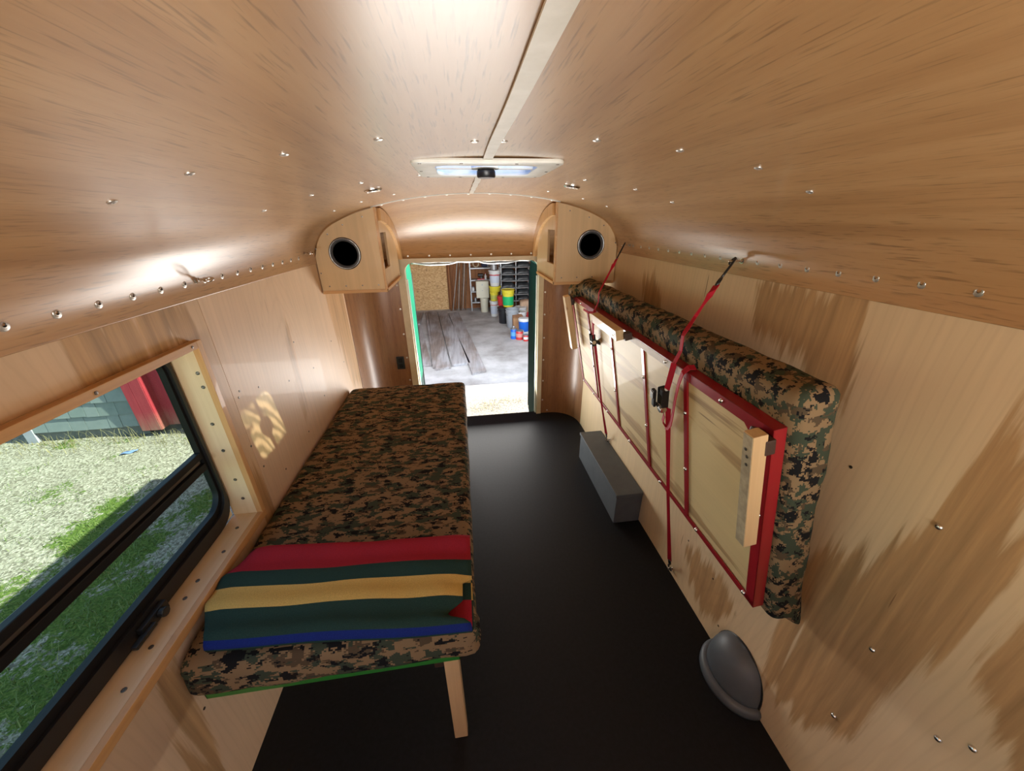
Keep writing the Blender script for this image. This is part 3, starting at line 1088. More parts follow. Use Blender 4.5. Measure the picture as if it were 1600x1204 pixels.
# ------------------------------------------------------------------ wheel box and wheel dome
t_ = thing('wheel_box', 'long grey painted steel box on the black floor under the folded cot', 'box', (.95, 2.02, 0))
mk('lid', MB().box(.868, XR - .002, 1.655, 2.405, .214, .236), M_grey, t_, bevel=.004)
mk('body', MB().box(.875, XR - .002, 1.662, 2.398, 0, .214), M_grey, t_, bevel=.003)

t_ = thing('wheel_dome', 'grey domed metal cover at the foot of the birch wall', 'cover', (XR, .755, 0))


def domef(rx, ry, rz, z0, ex=1.0):
    def f(u, v):
        a = -PI / 2 + PI * u          # around, from -Y to +Y via -X
        b = v * PI / 2
        c_, s_ = math.cos(b) ** .75, math.sin(b) ** .9
        return (XR - .001 - rx * math.cos(a) * c_, .755 + ry * math.sin(a) * (c_ if True else 1), z0 + rz * s_)
    return f


mk('dome', MB().grid(domef(.105, .128, .175, .035), 28, 14), M_grey, t_, smooth='all', solid=.003)


def skirt(u, v):
    a = -PI / 2 + PI * u
    pr = [(.128, .149, 0), (.128, .149, .022), (.122, .143, .034), (.108, .131, .040), (.100, .122, .040)]
    k = min(3, int(v * 4))
    f = v * 4 - k
    r = [pr[k][i] + (pr[k + 1][i] - pr[k][i]) * f for i in range(3)]
    return (XR - .001 - r[0] * math.cos(a), .755 + r[1] * math.sin(a), r[2])


mk('flange', MB().grid(skirt, 32, 8), M_grey, t_, smooth='all', solid=.003)
mk('weld_bead', MB().tube([(XR - .003, .755 + .131 * math.cos(PI * k / 20), .037 + .178 * math.sin(PI * k / 20) ** .9) for k in range(21)], .004, 6), M_black, t_, smooth='all')

# ------------------------------------------------------------------ bed on the window side


def pillow_box(x0, x1, y0, y1, z0, z1, r, nx, ny, nz, amp, seed, sag=None):
    """rounded cushion: box grid with rounded edges and small wrinkles"""
    mb = MB()
    idx = {}

    def shape(i, j, k):
        p = Vector((x0 + (x1 - x0) * i / nx, y0 + (y1 - y0) * j / ny, z0 + (z1 - z0) * k / nz))
        c_ = Vector((min(max(p.x, x0 + r), x1 - r), min(max(p.y, y0 + r), y1 - r), min(max(p.z, z0 + r), z1 - r)))
        d = p - c_
        if d.length > 1e-9:
            d.normalize()
            p = c_ + d * r
        n_ = d if d.length > 0 else Vector((0, 0, 1))
        q = p * 1.0
        a = mnoise.noise(Vector((q.x * 9 + seed, q.y * 9, q.z * 9))) * amp + mnoise.noise(Vector((q.x * 24 + seed, q.y * 24, q.z * 24))) * amp * .4
        p = p + n_ * a
        return sag(p) if sag else p

    def vid(i, j, k):
        if (i, j, k) not in idx:
            idx[(i, j, k)] = len(mb.v)
            mb.v.append(tuple(shape(i, j, k)))
        return idx[(i, j, k)]
    for i in range(nx):
        for j in range(ny):
            for k in (0, nz):
                f = [vid(i, j, k), vid(i + 1, j, k), vid(i + 1, j + 1, k), vid(i, j + 1, k)]
                mb.f.append(tuple(f if k else f[::-1]))
                mb.m.append(0)
    for i in range(nx):
        for k in range(nz):
            for j in (0, ny):
                f = [vid(i, j, k), vid(i + 1, j, k), vid(i + 1, j, k + 1), vid(i, j, k + 1)]
                mb.f.append(tuple(f if not j else f[::-1]))
                mb.m.append(0)
    for j in range(ny):
        for k in range(nz):
            for i in (0, nx):
                f = [vid(i, j, k), vid(i, j + 1, k), vid(i, j + 1, k + 1), vid(i, j, k + 1)]
                mb.f.append(tuple(f if i else f[::-1]))
                mb.m.append(0)
    return mb


BX0, BX1, BY0, BY1, BZ = -.838, -.085, .712, 2.53, .510
t_ = thing('cot', 'green framed fold-down cot standing beneath the window on wooden legs', 'cot', (-.46, 1.62, 0), 'wall cots')
fr = MB()
fr.box(BX0, BX1, BY0, BY0 + .003, BZ, BZ + .036).box(BX0, BX1, BY0, BY0 + .034, BZ + .033, BZ + .036)
fr.box(BX0, BX1, BY1 - .003, BY1, BZ, BZ + .036).box(BX0, BX1, BY1 - .034, BY1, BZ + .033, BZ + .036)
fr.box(BX0, BX0 + .003, BY0, BY1, BZ, BZ + .036).box(BX1 - .003, BX1, BY0, BY1, BZ, BZ + .036).box(BX1 - .034, BX1, BY0, BY1, BZ + .033, BZ + .036)
mk('frame', fr, M_green, t_)
for k in range(1, 5):
    y = BY0 + (BY1 - BY0) * k / 5
    mk('cross_bar', MB().box(BX0 + .003, BX1 - .003, y - .012, y + .012, BZ + .028, BZ + .033), M_green, t_)
mk('plywood', MB().box(BX0 + .004, BX1 - .004, BY0 + .004, BY1 - .004, BZ + .0365, BZ + .044), M_cotply, t_)
for y in (BY0 + .008, BY1 - .05):
    lg = mk('leg', MB().box(-.141, -.092, y, y + .040, 0, BZ + .030), M_leg, t_, bevel=.003)
    mk('bracket', MB().box(-.172, -.142, y + .002, y + .036, BZ - .045, BZ + .028), M_brown, lg, bevel=.004)
mk('leg', MB().box(BX1 - .30, BX1 - .18, BY0 + .045, BY0 + .075, BZ - .012, BZ + .02), M_leg, t_, bevel=.003)


def sag1(p):
    if p.y < .74:
        f = min(1, (.74 - p.y) / .05)
        lowf = max(0, (.66 - p.z) / .11)
        p.y -= .012 * f * lowf
        p.z -= .006 * f * (1 if p.z > .66 else 0) * (1 + math.sin(p.x * 14))
    if p.x > -.06 and p.y < .76:      # bunched corner of the cover
        p.x += .012 * (1 + math.sin(p.z * 90)) * .5
    return p


mt = mk('mattress', pillow_box(-.864, -.026, .690, 2.56, .5545, .692, .036, 44, 96, 9, .0045, 3, sag1), M_camo1, smooth='all')
tag(mt, 'camouflage covered mattress lying on the green cot below the window', 'mattress', 'camouflage mattresses')

# striped blanket folded on its near end
M_bl = [nm('blanket_green', (.022, .052, .045), .95, spec=.1), nm('blanket_red', (.33, .022, .038), .95, spec=.1), nm('blanket_yellow', (.60, .42, .13), .95, spec=.1), nm('blanket_blue', (.012, .026, .17), .95, spec=.1)]
for m in M_bl:
    t = NT(m)
    g = t.noise(t.coords((420, 420, 420)), 1, 2)
    c_ = tuple(t.b.inputs['Base Color'].default_value)[:3]
    t.base(t.ramp(g, [(.3, tuple(x * .82 for x in c_)), (.7, tuple(x * 1.15 for x in c_))]))
    t.bump(g, .3, .001)
bk = thing('blanket', 'folded blanket with red, yellow and blue stripes on dark green, on the mattress end', 'blanket', (-.43, .86, .7))
ZB, ZT = .704, .758
path = []     # (y at the left end, z)
for k in range(25):
    path.append((1.046 - k / 24 * .294, ZT + .004 * math.sin(k * .8)))
rc = (ZT - ZB) / 2
for k in range(1, 9):
    a = k / 8 * PI
    path.append((.752 - rc * 1.15 * math.sin(a), ZB + rc + rc * math.cos(a)))
for k in range(1, 20):
    path.append((.752 + k / 19 * .290, ZB))
NP = len(path) - 1


def stripe(j):
    y, z = path[min(int(round(j)), NP)]
    if j > 28:
        return 0 if y < .83 else (2 if y < .9 else 0)
    if j > 25.6:
        return 3
    if y > 1.030: return 0
    if y > .948: return 1
    if y > .880: return 0
    if y > .814: return 2
    return 0


def blf(u, v):
    j = v * NP
    k = int(min(NP - 1, j))
    f = j - k
    y = path[k][0] * (1 - f) + path[k + 1][0] * f
    z = path[k][1] * (1 - f) + path[k + 1][1] * f
    # right edge retreats between yellow and the near green, showing the layers beneath
    xr = -.032
    if j <= 30:
        if y < .87: xr = -.062
        if y < .80: xr = -.062 - .045 * min(1, (.80 - y) / .03)
        if y < .755: xr = -.107 + .068 * min(1, (.755 - y) / .02)
        if y < .725: xr = -.036
    xl = -.835 if j < 30 else -.775
    if y > .92: xl = -.835 + .5 * (y - .92)
    if y < .84: xl = -.835 + .062 * min(1, (.84 - y) / .11)
    x = xl + (xr - xl) * u
    y = y - .058 * u + .003 * math.sin(u * 9 + j * .15) * (1 if j < 30 else .3)
    top = 1 if j < 25 else 0
    z += top * (.006 * mnoise.noise(Vector((x * 7, y * 9, 1.3))) - .010 * max(0, (u - .93) / .07) * (1 if y < .86 else .4) - .008 * max(0, (.06 - u) / .06))
    if j < 1: z -= .02 * (1 - j)
    return (x, y, z)


mk('cloth', MB().grid(blf, 46, NP, mi=lambda u, v: stripe(v * NP + .0)), M_bl, bk, smooth='all', fix=False, solid=.005)
# the layers folded inside
def inner(u, v):
    x = -.77 + u * (.77 - .036)
    y = .745 + v * .27 - .058 * u
    return (x, y, ZB + .018 + .004 * math.sin(x * 12 + y * 9) - .006 * max(0, (u - .9) * 10))


mk('inner_fold', MB().grid(inner, 30, 14, mi=lambda u, v: 1 if v < .30 else (0 if v < .5 else 2)), M_bl, bk, smooth='all', fix=False, solid=.012)

# ------------------------------------------------------------------ folded cot on the right wall
RM = Matrix(((0.98004929, 0.02199795, -0.19753351, .735), (-0.02057588, 0.99974551, 0.00924893, .665), (0.19768669, -0.00499998, 0.9802525, 1.325), (0, 0, 0, 1)))
CL, CW = 1.90, .70
t_ = thing('cot', 'red framed cot folded up against the birch wall, strapped with red webbing', 'cot', M=RM, group='wall cots')
fr = MB()
T = .0035
# front flanges (faces the aisle), then returns
fr.box(0, T, 0, CL, -.036, 0).box(0, T, 0, CL, -CW, -CW + .028)
fr.box(0, T, .0, .036, -CW, 0).box(0, T, CL - .028, CL, -CW, 0)
fr.box(0, .036, 0, CL, -T, 0).box(0, .036, 0, CL, -CW, -CW + T).box(0, .036, 0, T, -CW, 0).box(0, .036, CL - T, CL, -CW, 0)
# gusset plate at the near top corner
fr.prism([(.03, -.03), (.11, -.03), (.085, -.052), (.055, -.058), (.036, -.095), (.03, -.095)], 0, .0005, T + .0004)
frm = mk('frame', fr, M_red, t_, local=True, bevel=.0012)
for y in (.395, .735, 1.135, 1.53):
    b = mk('cross_bar', MB().box(-.001, .006, y - .0115, y + .0115, -CW + .026, -.030), M_red, t_, local=True, bevel=.001)
    for z in (-.17, -.43):
        o = inst(m_rivet, 'rivet', None, (0, 0, 0))
        o.parent = b
        o.matrix_local = Matrix.Translation((-.001, y, z)) @ orient((-1, 0, 0)).to_matrix().to_4x4()
for (y, z) in ((.20, -.018), (.53, -.016), (.85, -.016), (1.25, -.016), (1.65, -.016), (.045, -CW + .014), (.32, -CW + .014), (.62, -CW + .014), (.98, -CW + .014), (1.34, -CW + .014), (1.62, -CW + .014), (1.86, -CW + .014), (1.885, -.40), (.018, -.30)):
    o = inst(m_rivet, 'rivet', None, (0, 0, 0))
    o.parent = t_
    o.matrix_local = Matrix.Translation((0, y, z)) @ orient((-1, 0, 0)).to_matrix().to_4x4()
mk('plywood', MB().box(.0065, .0135, .004, CL - .004, -CW + .004, -.004), M_cotply, t_, local=True)
# bare strip riveted under the top rail
mk('top_strip', MB().box(-.0012, -.0002, .405, .86, -.034, -.004), speckle('bare_steel', (.46, .38, .33), (.55, .47, .40), 25, .6, .1), t_, local=True)
lg = mk('leg', MB().box(-.060, -.022, -.012, .024, -.380, .002), [M_leg], t_, local=True, bevel=.002)
mk('weathered_face', MB().box(-.0612, -.0601, -.010, .022, -.378, .0), M_greywood, lg, local=True)
mk('bracket', MB().prism([(-.024, -.05), (.002, -.05), (.002, -.02), (-.024, -.005), (-.030, -.02), (-.028, -.04)], 1, .026, .046).box(-.028, -.001, -.014, .03, -.062, -.018), M_brown, lg, local=True, bevel=.003)
for z in (-.045, -.065, -.09):
    o = inst(m_tiny, 'screw', None, (0, 0, 0))
    o.parent = lg
    o.matrix_local = Matrix.Translation((-.0612, .004 + .006 * (z > -.05), z)) @ orient((-1, 0, 0)).to_matrix().to_4x4()
lg = mk('leg', MB().box(-.070, -.030, 1.80, 1.86, -.385, .010), M_leg, t_, local=True, bevel=.002)
mk('bracket', MB().box(-.032, .002, 1.845, 1.885, -.07, .0), M_brown, lg, local=True, bevel=.003)
lg = mk('leg', MB().box(-.068, -.030, .855, 1.21, -.020, .030), M_leg, t_, local=True, bevel=.002)
mk('bracket', MB().box(-.034, .001, .835, .875, -.022, .012), M_brown, lg, local=True, bevel=.004)
for y in (.872, .885, .90):
    o = inst(m_tiny, 'screw', None, (0, 0, 0))
    o.parent = lg
    o.matrix_local = Matrix.Translation((-.068, y, .01 - .012 * (y > .88))) @ orient((-1, 0, 0)).to_matrix().to_4x4()


def sag2(p):
    # hangs on the strap side: slumped bottom with a loose tail of fabric at the near lower corner
    if p.y < .05 and p.z < -.55:
        f = min(1, (-.55 - p.z) / .2) * min(1, (.05 - p.y) / .08)
        p.x += .018 * f * (1 if p.x > .1 else -.2)
        p.z -= .085 * f * max(0, (p.x - .09) / .06)
        p.y -= .012 * f
    p.x -= .010 * max(0, -.45 - p.z)
    # loose edge of the cover over the top rail at the far end
    if p.y > 1.70 and p.z > .0 and p.x < .08:
        f = min(1, (p.y - 1.70) / .12)
        p.x -= .060 * f * (1 - max(0, p.x - .03) / .05)
        p.z -= .035 * f * (1 - max(0, p.x) / .08)
    return p


mb = pillow_box(.038, .150, -.028, 1.945, -.745, .098, .034, 8, 96, 42, .006, 11, sag2)
mt = mk('mattress', mb, M_camo2, smooth='all', local=True)
mt.matrix_world = RM
WM[mt] = RM
tag(mt, 'camouflage covered mattress standing on edge behind the folded red cot', 'mattress', 'camouflage mattresses')

# ------------------------------------------------------------------ ratchet straps


def hook(mb, tip, d, size=.05):
    """S hook of round rod from an eye (tip) towards direction d"""
    d = Vector(d).normalized()
    sd_ = d.cross(Vector((1, 0, 0)))
    if sd_.length < .1:
        sd_ = Vector((0, 1, 0))
    sd_.normalize()
    pts = []
    r = .013
    for k in range(9):
        a = PI * 1.15 - k / 8 * PI * 1.15
        pts.append(tip + sd_ * (r * math.cos(a)) - d * (r * math.sin(a)))
    p = tip + sd_ * r
    pts.append(p + d * size * .35 - sd_ * .002)
    pts.append(p + d * size * .75 - sd_ * .010)
    e = tip + d * size * .95
    pts.append(e)
    loop = []
    for k in range(14):
        a = 2 * PI * k / 14
        loop.append(e + d * .020 + sd_ * .0085 * math.sin(a) - d * .020 * math.cos(a))
    mb.tube(pts, .0046, 8)
    mb.tube(loop, .0042, 8, True)
    return e + d * .038


def w(y, z, x=0.):
    return RM @ Vector((x, y, z))


def strap(label, eye, ytop, fr_pts, floor_eye, rat_y, rat_z, tail, name='ratchet_strap'):
    t_ = thing(name, label, 'strap', (w(ytop, 0)), 'red ratchet straps')
    top = w(ytop, .004, -.004)
    dirn = (w(ytop + .012, .110, .046) - Vector(eye)).normalized()
    mbh = MB()
    st = hook(mbh, Vector(eye), dirn, .090)
    mk('hook', mbh, M_black, t_, smooth='all')
    wd = Vector((.25, 1, .1))
    n = 12
    lip = w(ytop + .012, .110, .046)
    up = [st + (lip - st) * k / (n - 3) for k in range(n - 2)] + [w(ytop + .008, .098, .034), w(ytop + .002, .045, .022), top]
    twist = [wd.lerp(Vector((.0, .35, .6)), min(1, abs(k - 4) < 3 and .8 or .15)) for k in range(n + 1)]
    ws = [.026, .024, .020, .012, .009, .010, .012, .016, .019, .021, .022, .023, .023]
    low = [w(*q) for q in fr_pts]
    mk('webbing', MB().ribbon(up, twist, ws, .0022).ribbon([top, w(ytop, -.012, -.008), w(rat_y, rat_z + .012, -.014)], RM.to_3x3() @ Vector((-.4, 1, 0)), .023, .0022), M_strap, t_)
    fe = Vector(floor_eye)
    dd = (low[-1] - fe).normalized()
    mbh = MB()
    se = hook(mbh, fe, dd, .045)
    mk('hook', mbh, M_black, t_, smooth='all')
    seg = [low[0]]
    for k in range(1, 9):
        seg.append(low[0].lerp(low[1], k / 8))
    for k in range(1, 7):
        seg.append(low[1].lerp(se, k / 6))
    sw = [.023 - .008 * min(1, i / 6) + (.008 if i > 10 else 0) * (i - 10) / 4 for i in range(len(seg))]
    mk('webbing', MB().ribbon(seg, RM.to_3x3() @ Vector((-.6, 1, 0)), sw, .0022), M_strap, t_)
    # tie-down eye for the lower hook
    mk('lower_eye', MB().tube([fe + Vector((.011 * math.cos(a), 0, .011 * math.sin(a) - .004)) for a in [2 * PI * k / 12 for k in range(12)]], .003, 6, True).lathe([(.012, 0), (.011, .004), (.005, .006)], 12, Matrix.Translation(fe + Vector((.02, 0, -.006))) @ orient((-1, 0, 0)).to_matrix().to_4x4()).tube([fe + Vector((.008, 0, -.004)), fe + Vector((.024, 0, -.005))], .004, 8), M_chrome, t_, smooth=True)
    return t_


# nearer strap, its ratchet hanging on the front
t_ = strap('red ratchet strap crossing the middle of the folded cot, with long webbing tail', e1, .462, [(.495, -.20, -.014), (.527, -.685, -.010)], (1.035, 1.265, .045), .50, -.13, True)
rx = MB()
c0 = w(.515, -.165, -.024)
AX = RM.to_3x3()
ux, uy, uz = AX @ Vector((1, 0, 0)), AX @ Vector((0, 1, 0)), AX @ Vector((0, 0, 1))
LM = Matrix(((ux.x, uy.x, uz.x, c0.x), (ux.y, uy.y, uz.y, c0.y), (ux.z, uy.z, uz.z, c0.z), (0, 0, 0, 1)))
LM = LM @ Matrix.Rotation(.18, 4, 'X')
rt = mk('ratchet', MB().box(-.014, .014, -.020, -.016, -.055, .050, M=LM).box(-.014, .014, .016, .020, -.055, .050, M=LM).box(-.010, .002, -.016, .016, .020, .048, M=LM), M_black, t_, bevel=.002)
mk('spool', MB().tube([LM @ Vector((-.006, -.024, -.040)), LM @ Vector((-.006, .024, -.040))], .013, 14), M_chrome, rt, smooth=True)
mk('spool_plate', MB().lathe([(.016, 0), (.016, .003), (.011, .004)], 16, LM @ Matrix.Translation((-.014, -.006, -.042)) @ Matrix.Rotation(-PI / 2, 4, 'Y')), M_chrome, rt, smooth=True)
mk('handle', MB().box(-.030, -.020, .012, .034, -.045, .038, M=LM).box(-.034, -.028, .010, .036, .0, .036, M=LM), M_black, rt, bevel=.003)
mk('release_plate', MB().box(-.0365, -.034, .012, .034, -.004, .030, M=LM), M_chrome, rt, bevel=.001)
# tail looped over the rail and hanging
tl_ = [w(.385, .010, .03), w(.390, .012, .010), w(.395, -.005, -.010), w(.41, -.05, -.016), w(.425, -.12, -.022), w(.44, -.19, -.024), w(.462, -.25, -.022), w(.490, -.285, -.020), w(.513, -.295, -.018)]
mk('tail', MB().ribbon(tl_, RM.to_3x3() @ Vector((.35, 1, .25)), [.026] * 9, .0025), M_strap, t_)
mk('tail', MB().ribbon([w(.513, -.295, -.018), w(.522, -.275, -.026), w(.505, -.235, -.026)], RM.to_3x3() @ Vector((.3, 1, .2)), .024, .0025), M_strap, t_)
# farther strap, ratchet handle sticking out
t_ = strap('red ratchet strap near the far end of the folded cot, by the loudspeaker box', e2, 1.349, [(1.40, -.20, -.012), (1.425, -.685, -.008)], (1.03, 2.235, .258), 1.385, -.10, False)
c0 = w(1.375, -.185, -.030)
LM = Matrix(((ux.x, uy.x, uz.x, c0.x), (ux.y, uy.y, uz.y, c0.y), (ux.z, uy.z, uz.z, c0.z), (0, 0, 0, 1)))
LM2 = LM @ Matrix.Rotation(-1.0, 4, 'Y')
rt = mk('ratchet', MB().box(-.014, .014, -.020, -.016, -.035, .040, M=LM).box(-.014, .014, .016, .020, -.035, .040, M=LM), M_black, t_, bevel=.002)
mk('handle', MB().box(-.012, .006, -.022, .022, -.105, -.01, M=LM2).box(-.008, .010, -.010, .010, -.125, -.10, M=LM2), M_black, rt, bevel=.005)
mk('spool', MB().tube([LM @ Vector((0, -.024, -.01)), LM @ Vector((0, .024, -.01))], .012, 14), M_chrome, rt, smooth=True)
mk('tail', MB().ribbon([w(1.36, -.06, -.02), w(1.365, -.11, -.024), w(1.37, -.17, -.03)], RM.to_3x3() @ Vector((0, 1, 0)), .030, .005), M_strap, t_)
mk('loose_end', MB().ribbon([w(1.349, -.01, -.012), w(1.40, -.016, -.03), w(1.46, -.012, -.035), w(1.50, -.02, -.03)], RM.to_3x3() @ Vector((.2, 0, 1)), .014, .002), M_strap, t_)

# ------------------------------------------------------------------ outdoors
ZG = -.55


def gfac(x, y):
    """how grassy the ground is at a point"""
    n1 = mnoise.noise(Vector((x * .9, y * .9, 3.3)))
    n2 = mnoise.noise(Vector((x * 2.6, y * 2.6, 8.1)))
    n3 = mnoise.noise(Vector((x * 7, y * 7, 1.1)))
    bias = .58 - .36 * (y - 1.5)          # grassier towards the front of the bus
    if y > 4.15: bias += .3
    v = bias + n1 * .55 + n2 * .6 + n3 * .3
    return max(0., min(1., v + .15))


M_ground = nm('gravel_and_grass', rough=.95, spec=.1)
t = NT(M_ground)
at_ = t.n('VertexColor', layer_name='grass')
vo = t.n('TexVoronoi')
vo.inputs['Scale'].default_value = 70
tcx = t.coords()
t.l(tcx, vo.inputs['Vector'])
peb = t.ramp(vo.outputs['Color'], [(.1, (0.088, 0.0798, 0.0633)), (.45, (0.171, 0.16, 0.129)), (.9, (0.286, 0.275, 0.237))])
pn = t.noise(tcx, 55, 4, .7)
peb = t.mix(.65, peb, t.ramp(pn, [(.3, (.45, .43, .40)), (.62, (1.25, 1.22, 1.15))]), 'MULTIPLY')
gn = t.noise(tcx, 60, 4, .7)
grs = t.ramp(gn, [(.3, (0.022, 0.0385, 0.0077)), (.5, (0.055, 0.0908, 0.0165)), (.7, (0.132, 0.154, 0.0413))])
n2 = t.noise(tcx, 24, 4, .7)
ad = t.n('Math', operation='ADD')
t.l(at_.outputs[0], ad.inputs[0])
t.l(t.ramp(n2, [(.25, 0.), (.75, .7)]), ad.inputs[1])
t.base(t.mix(t.ramp(ad.outputs[0], [(.72, 0.), (.86, 1.)]), peb, grs))
t.bump(t.mix(.5, vo.outputs['Distance'], pn), .45, .015)
mb = MB()
GX0, GX1, GY0, GY1 = -9., 6., -4., 4.9
nu, nv = 150, 90
mb.grid(lambda u, v: (GX0 + u * (GX1 - GX0), GY0 + v * (GY1 - GY0), ZG + .012 * mnoise.noise(Vector((u * 40, v * 24, 0)))), nu, nv)
gr = struct('ground', mb, M_ground, smooth='all', fix=False)
ca = gr.data.color_attributes.new('grass', 'FLOAT_COLOR', 'POINT')
for i, v in enumerate(gr.data.vertices):
    g = gfac(v.co.x, v.co.y) if v.co.x < -.9 else .12 + .25 * max(0, mnoise.noise(v.co * 3))
    ca.data[i].color = (g, g, g, 1)
# grass blades near the window
mb = MB()
cnt = 0
while cnt < 30000:
    x = -1.0 - 4.5 * random.random() ** 1.2
    y = -.3 + 4.4 * random.random()
    if random.random() > gfac(x, y) ** 1.5 * 1.25:
        cnt += .25
        continue
    cnt += 1
    a = random.random() * 2 * PI
    h = random.uniform(.015, .05)
    ln = random.uniform(.01, .05)
    d = Vector((math.cos(a), math.sin(a), 0))
    s_ = Vector((-d.y, d.x, 0)) * random.uniform(.0015, .003)
    p = Vector((x, y, ZG - .004))
    q = p + d * ln * .5 + Vector((0, 0, h * .8))
    r_ = p + d * ln + Vector((0, 0, h))
    mb.add([p - s_, p + s_, q + s_ * .7, q - s_ * .7, r_], [(0, 1, 2, 3), (3, 2, 4)])
M_blade = nm('grass_blades', rough=.7)
t = NT(M_blade)
t.base(t.ramp(t.noise(t.coords((5, 5, 5)), 1, 3), [(.3, (0.0303, 0.055, 0.0099)), (.55, (0.0715, 0.105, 0.0193)), (.75, (0.143, 0.143, 0.044))]))
o = mk('grass', mb, M_blade, fix=False)
o['kind'] = 'stuff'
o['label'] = 'short green grass growing through the gravel outside the window'
# dry weeds along the shed foot
mb = MB()
for k in range(500):
    x = random.uniform(-5.6, -2.6)
    y = 4.33 - random.random() ** 2 * .35
    a = random.random() * 2 * PI
    h = random.uniform(.04, .16) * (1.2 if -4.9 < x < -4.0 else .8)
    d = Vector((math.cos(a), math.sin(a), 0))
    s_ = Vector((-d.y, d.x, 0)) * .002
    p = Vector((x, y, ZG - .004))
    q = p + d * h * .25 + Vector((0, 0, h * .7))
    r_ = p + d * h * .6 + Vector((0, 0, h))
    mb.add([p - s_, p + s_, q + s_ * .7, q - s_ * .7, r_], [(0, 1, 2, 3), (3, 2, 4)])
o = mk('weeds', mb, speckle('dry_weed', (0.088, 0.0825, 0.022), (0.231, 0.198, 0.0935), 6, .8), fix=False)
o['kind'] = 'stuff'
o['label'] = 'dry weeds along the foot of the grey shingled shed'
# apron and garage slab
M_conc = speckle('concrete', (.40, .41, .42), (.56, .56, .56), 7, .75, bump=.1)
t = NT(M_conc)
st_ = t.noise(t.coords((38, 38, 38)), 1, 4, .7)
st2 = t.noise(t.coords((2.2, 2.2, 2.2)), 1, 5, .6)
c_ = t.ramp(st2, [(.3, (.27, .26, .25)), (.5, (.41, .41, .41)), (.7, (.53, .53, .53))])
t.base(t.mix(t.ramp(st_, [(.60, 0.), (.72, .5)]), c_, (.16, .13, .10)))
struct('pavement', MB().box(-2.6, 3.4, 5.0, 10.95, ZG - .1, ZG + .012), M_conc)
struct('pavement', MB().box(-2.2, 2.9, 4.80, 5.0, ZG - .1, ZG + .010), speckle('pale_apron', (.66, .65, .62), (.80, .79, .76), 30, .8))
struct('path', MB().box(-.9, 2.2, 3.32, 4.80, ZG - .1, ZG + .018), speckle('pale_gravel', (.13, .12, .10), (.36, .345, .31), 55, .9, bump=.3))
# weeds on the gravel strip behind the door
mb = MB()
for k in range(420):
    cx_, cy_ = random.choice(((.42, 4.52), (.55, 4.60), (.22, 4.48), (.32, 4.36), (.66, 4.5), (.1, 4.35)))
    x, y = random.gauss(cx_, .10), random.gauss(cy_, .05)
    a = random.random() * 2 * PI
    h = random.uniform(.01, .04)
    d = Vector((math.cos(a), math.sin(a), 0))
    s_ = Vector((-d.y, d.x, 0)) * .003
    p = Vector((x, y, ZG + .014))
    mb.add([p - s_, p + s_, p + d * h + Vector((0, 0, h))], [(0, 1, 2)])
o = mk('weeds', mb, speckle('door_weed', (0.165, 0.154, 0.033), (0.303, 0.253, 0.11), 6, .8), fix=False)
o['kind'] = 'stuff'
o['label'] = 'yellow weeds on the sunlit gravel just outside the rear door'

# grey shingled shed ---------------------------------------------------
M_sh = [speckle('shingle_paint', (0.11, 0.138, 0.132), (0.143, 0.171, 0.165), 9, .8), speckle('shingle_paint_pale', (0.127, 0.154, 0.151), (0.16, 0.184, 0.182), 9, .8), speckle('shingle_paint_dark', (0.099, 0.124, 0.118), (0.129, 0.154, 0.149), 9, .8)]
sh = thing('shed', 'grey shingled shed wall seen through the side window', 'shed', (-4.5, 4.5, ZG))
mk('wall', MB().box(-5.2, -3.96, 4.40, 4.50, -.42, 1.6), M_sh[2], sh)
mk('foundation', MB().box(-5.2, -3.96, 4.415, 4.52, ZG - .05, -.40), speckle('foundation_concrete', (0.0935, 0.0963, 0.0908), (0.132, 0.135, 0.127), 12, .9), sh)
wid = (.13, .165, .20, .24)
smesh = {}
for wi, ww in enumerate(wid):
    for ci in range(3):
        b = MB()
        b.add([(0, -.020, 0), (ww, -.020, 0), (ww, -.004, .19), (0, -.004, .19), (0, -.006, 0), (ww, -.006, 0), (ww, 0, .19), (0, 0, .19)], [(0, 1, 2, 3), (7, 6, 5, 4), (0, 4, 5, 1), (1, 5, 6, 2), (2, 6, 7, 3), (3, 7, 4, 0)])
        smesh[(wi, ci)] = data(b, 'shingle_shape', M_sh[ci])
for row in range(9):
    x = -5.14
    z = -.425 + .172 * row
    while x < -3.98:
        wi = random.randrange(4)
        if x + wid[wi] > -3.96:
            wi = 0
        inst(smesh[(wi, random.randrange(3))], 'shingle', sh, Vector((x, 4.40 - random.uniform(0, .004), z + random.uniform(-.004, .004))))
        x += wid[wi] + .004
mk('corner_board', MB().box(-5.235, -5.13, 4.370, 4.52, -.56, 1.6), speckle('corner_board_paint', (0.253, 0.253, 0.286), (0.297, 0.297, 0.33), 8, .7), sh)

# red barn front beside the shed
M_barn = nm('barn_red', rough=.7)
t = NT(M_barn)
bz = t.n('SeparateXYZ')
tcb = t.n('TexCoord')
t.l(tcb.outputs['Object'], bz.inputs[0])
bn = t.noise(t.coords((30, 30, 5)), 1, 4)
mr = t.n('MapRange')
mr.inputs[1].default_value = .34      # splashed, worn foot of the boards
mr.inputs[2].default_value = .02
mr.inputs[3].default_value = 0.
mr.inputs[4].default_value = 1.
t.l(bz.outputs[2], mr.inputs[0])
ml = t.n('Math', operation='MULTIPLY')
t.l(mr.outputs[0], ml.inputs[0])
t.l(t.ramp(bn, [(.3, .35), (.7, 1.)]), ml.inputs[1])
t.base(t.mix(ml.outputs[0], t.ramp(bn, [(.3, (0.22, 0.0121, 0.022)), (.7, (0.264, 0.0193, 0.0303))]), (0.209, 0.143, 0.099)))
bt = thing('barn', 'red barn front with worn board feet next to the grey shed', 'barn', (-3.2, 4.5, ZG))
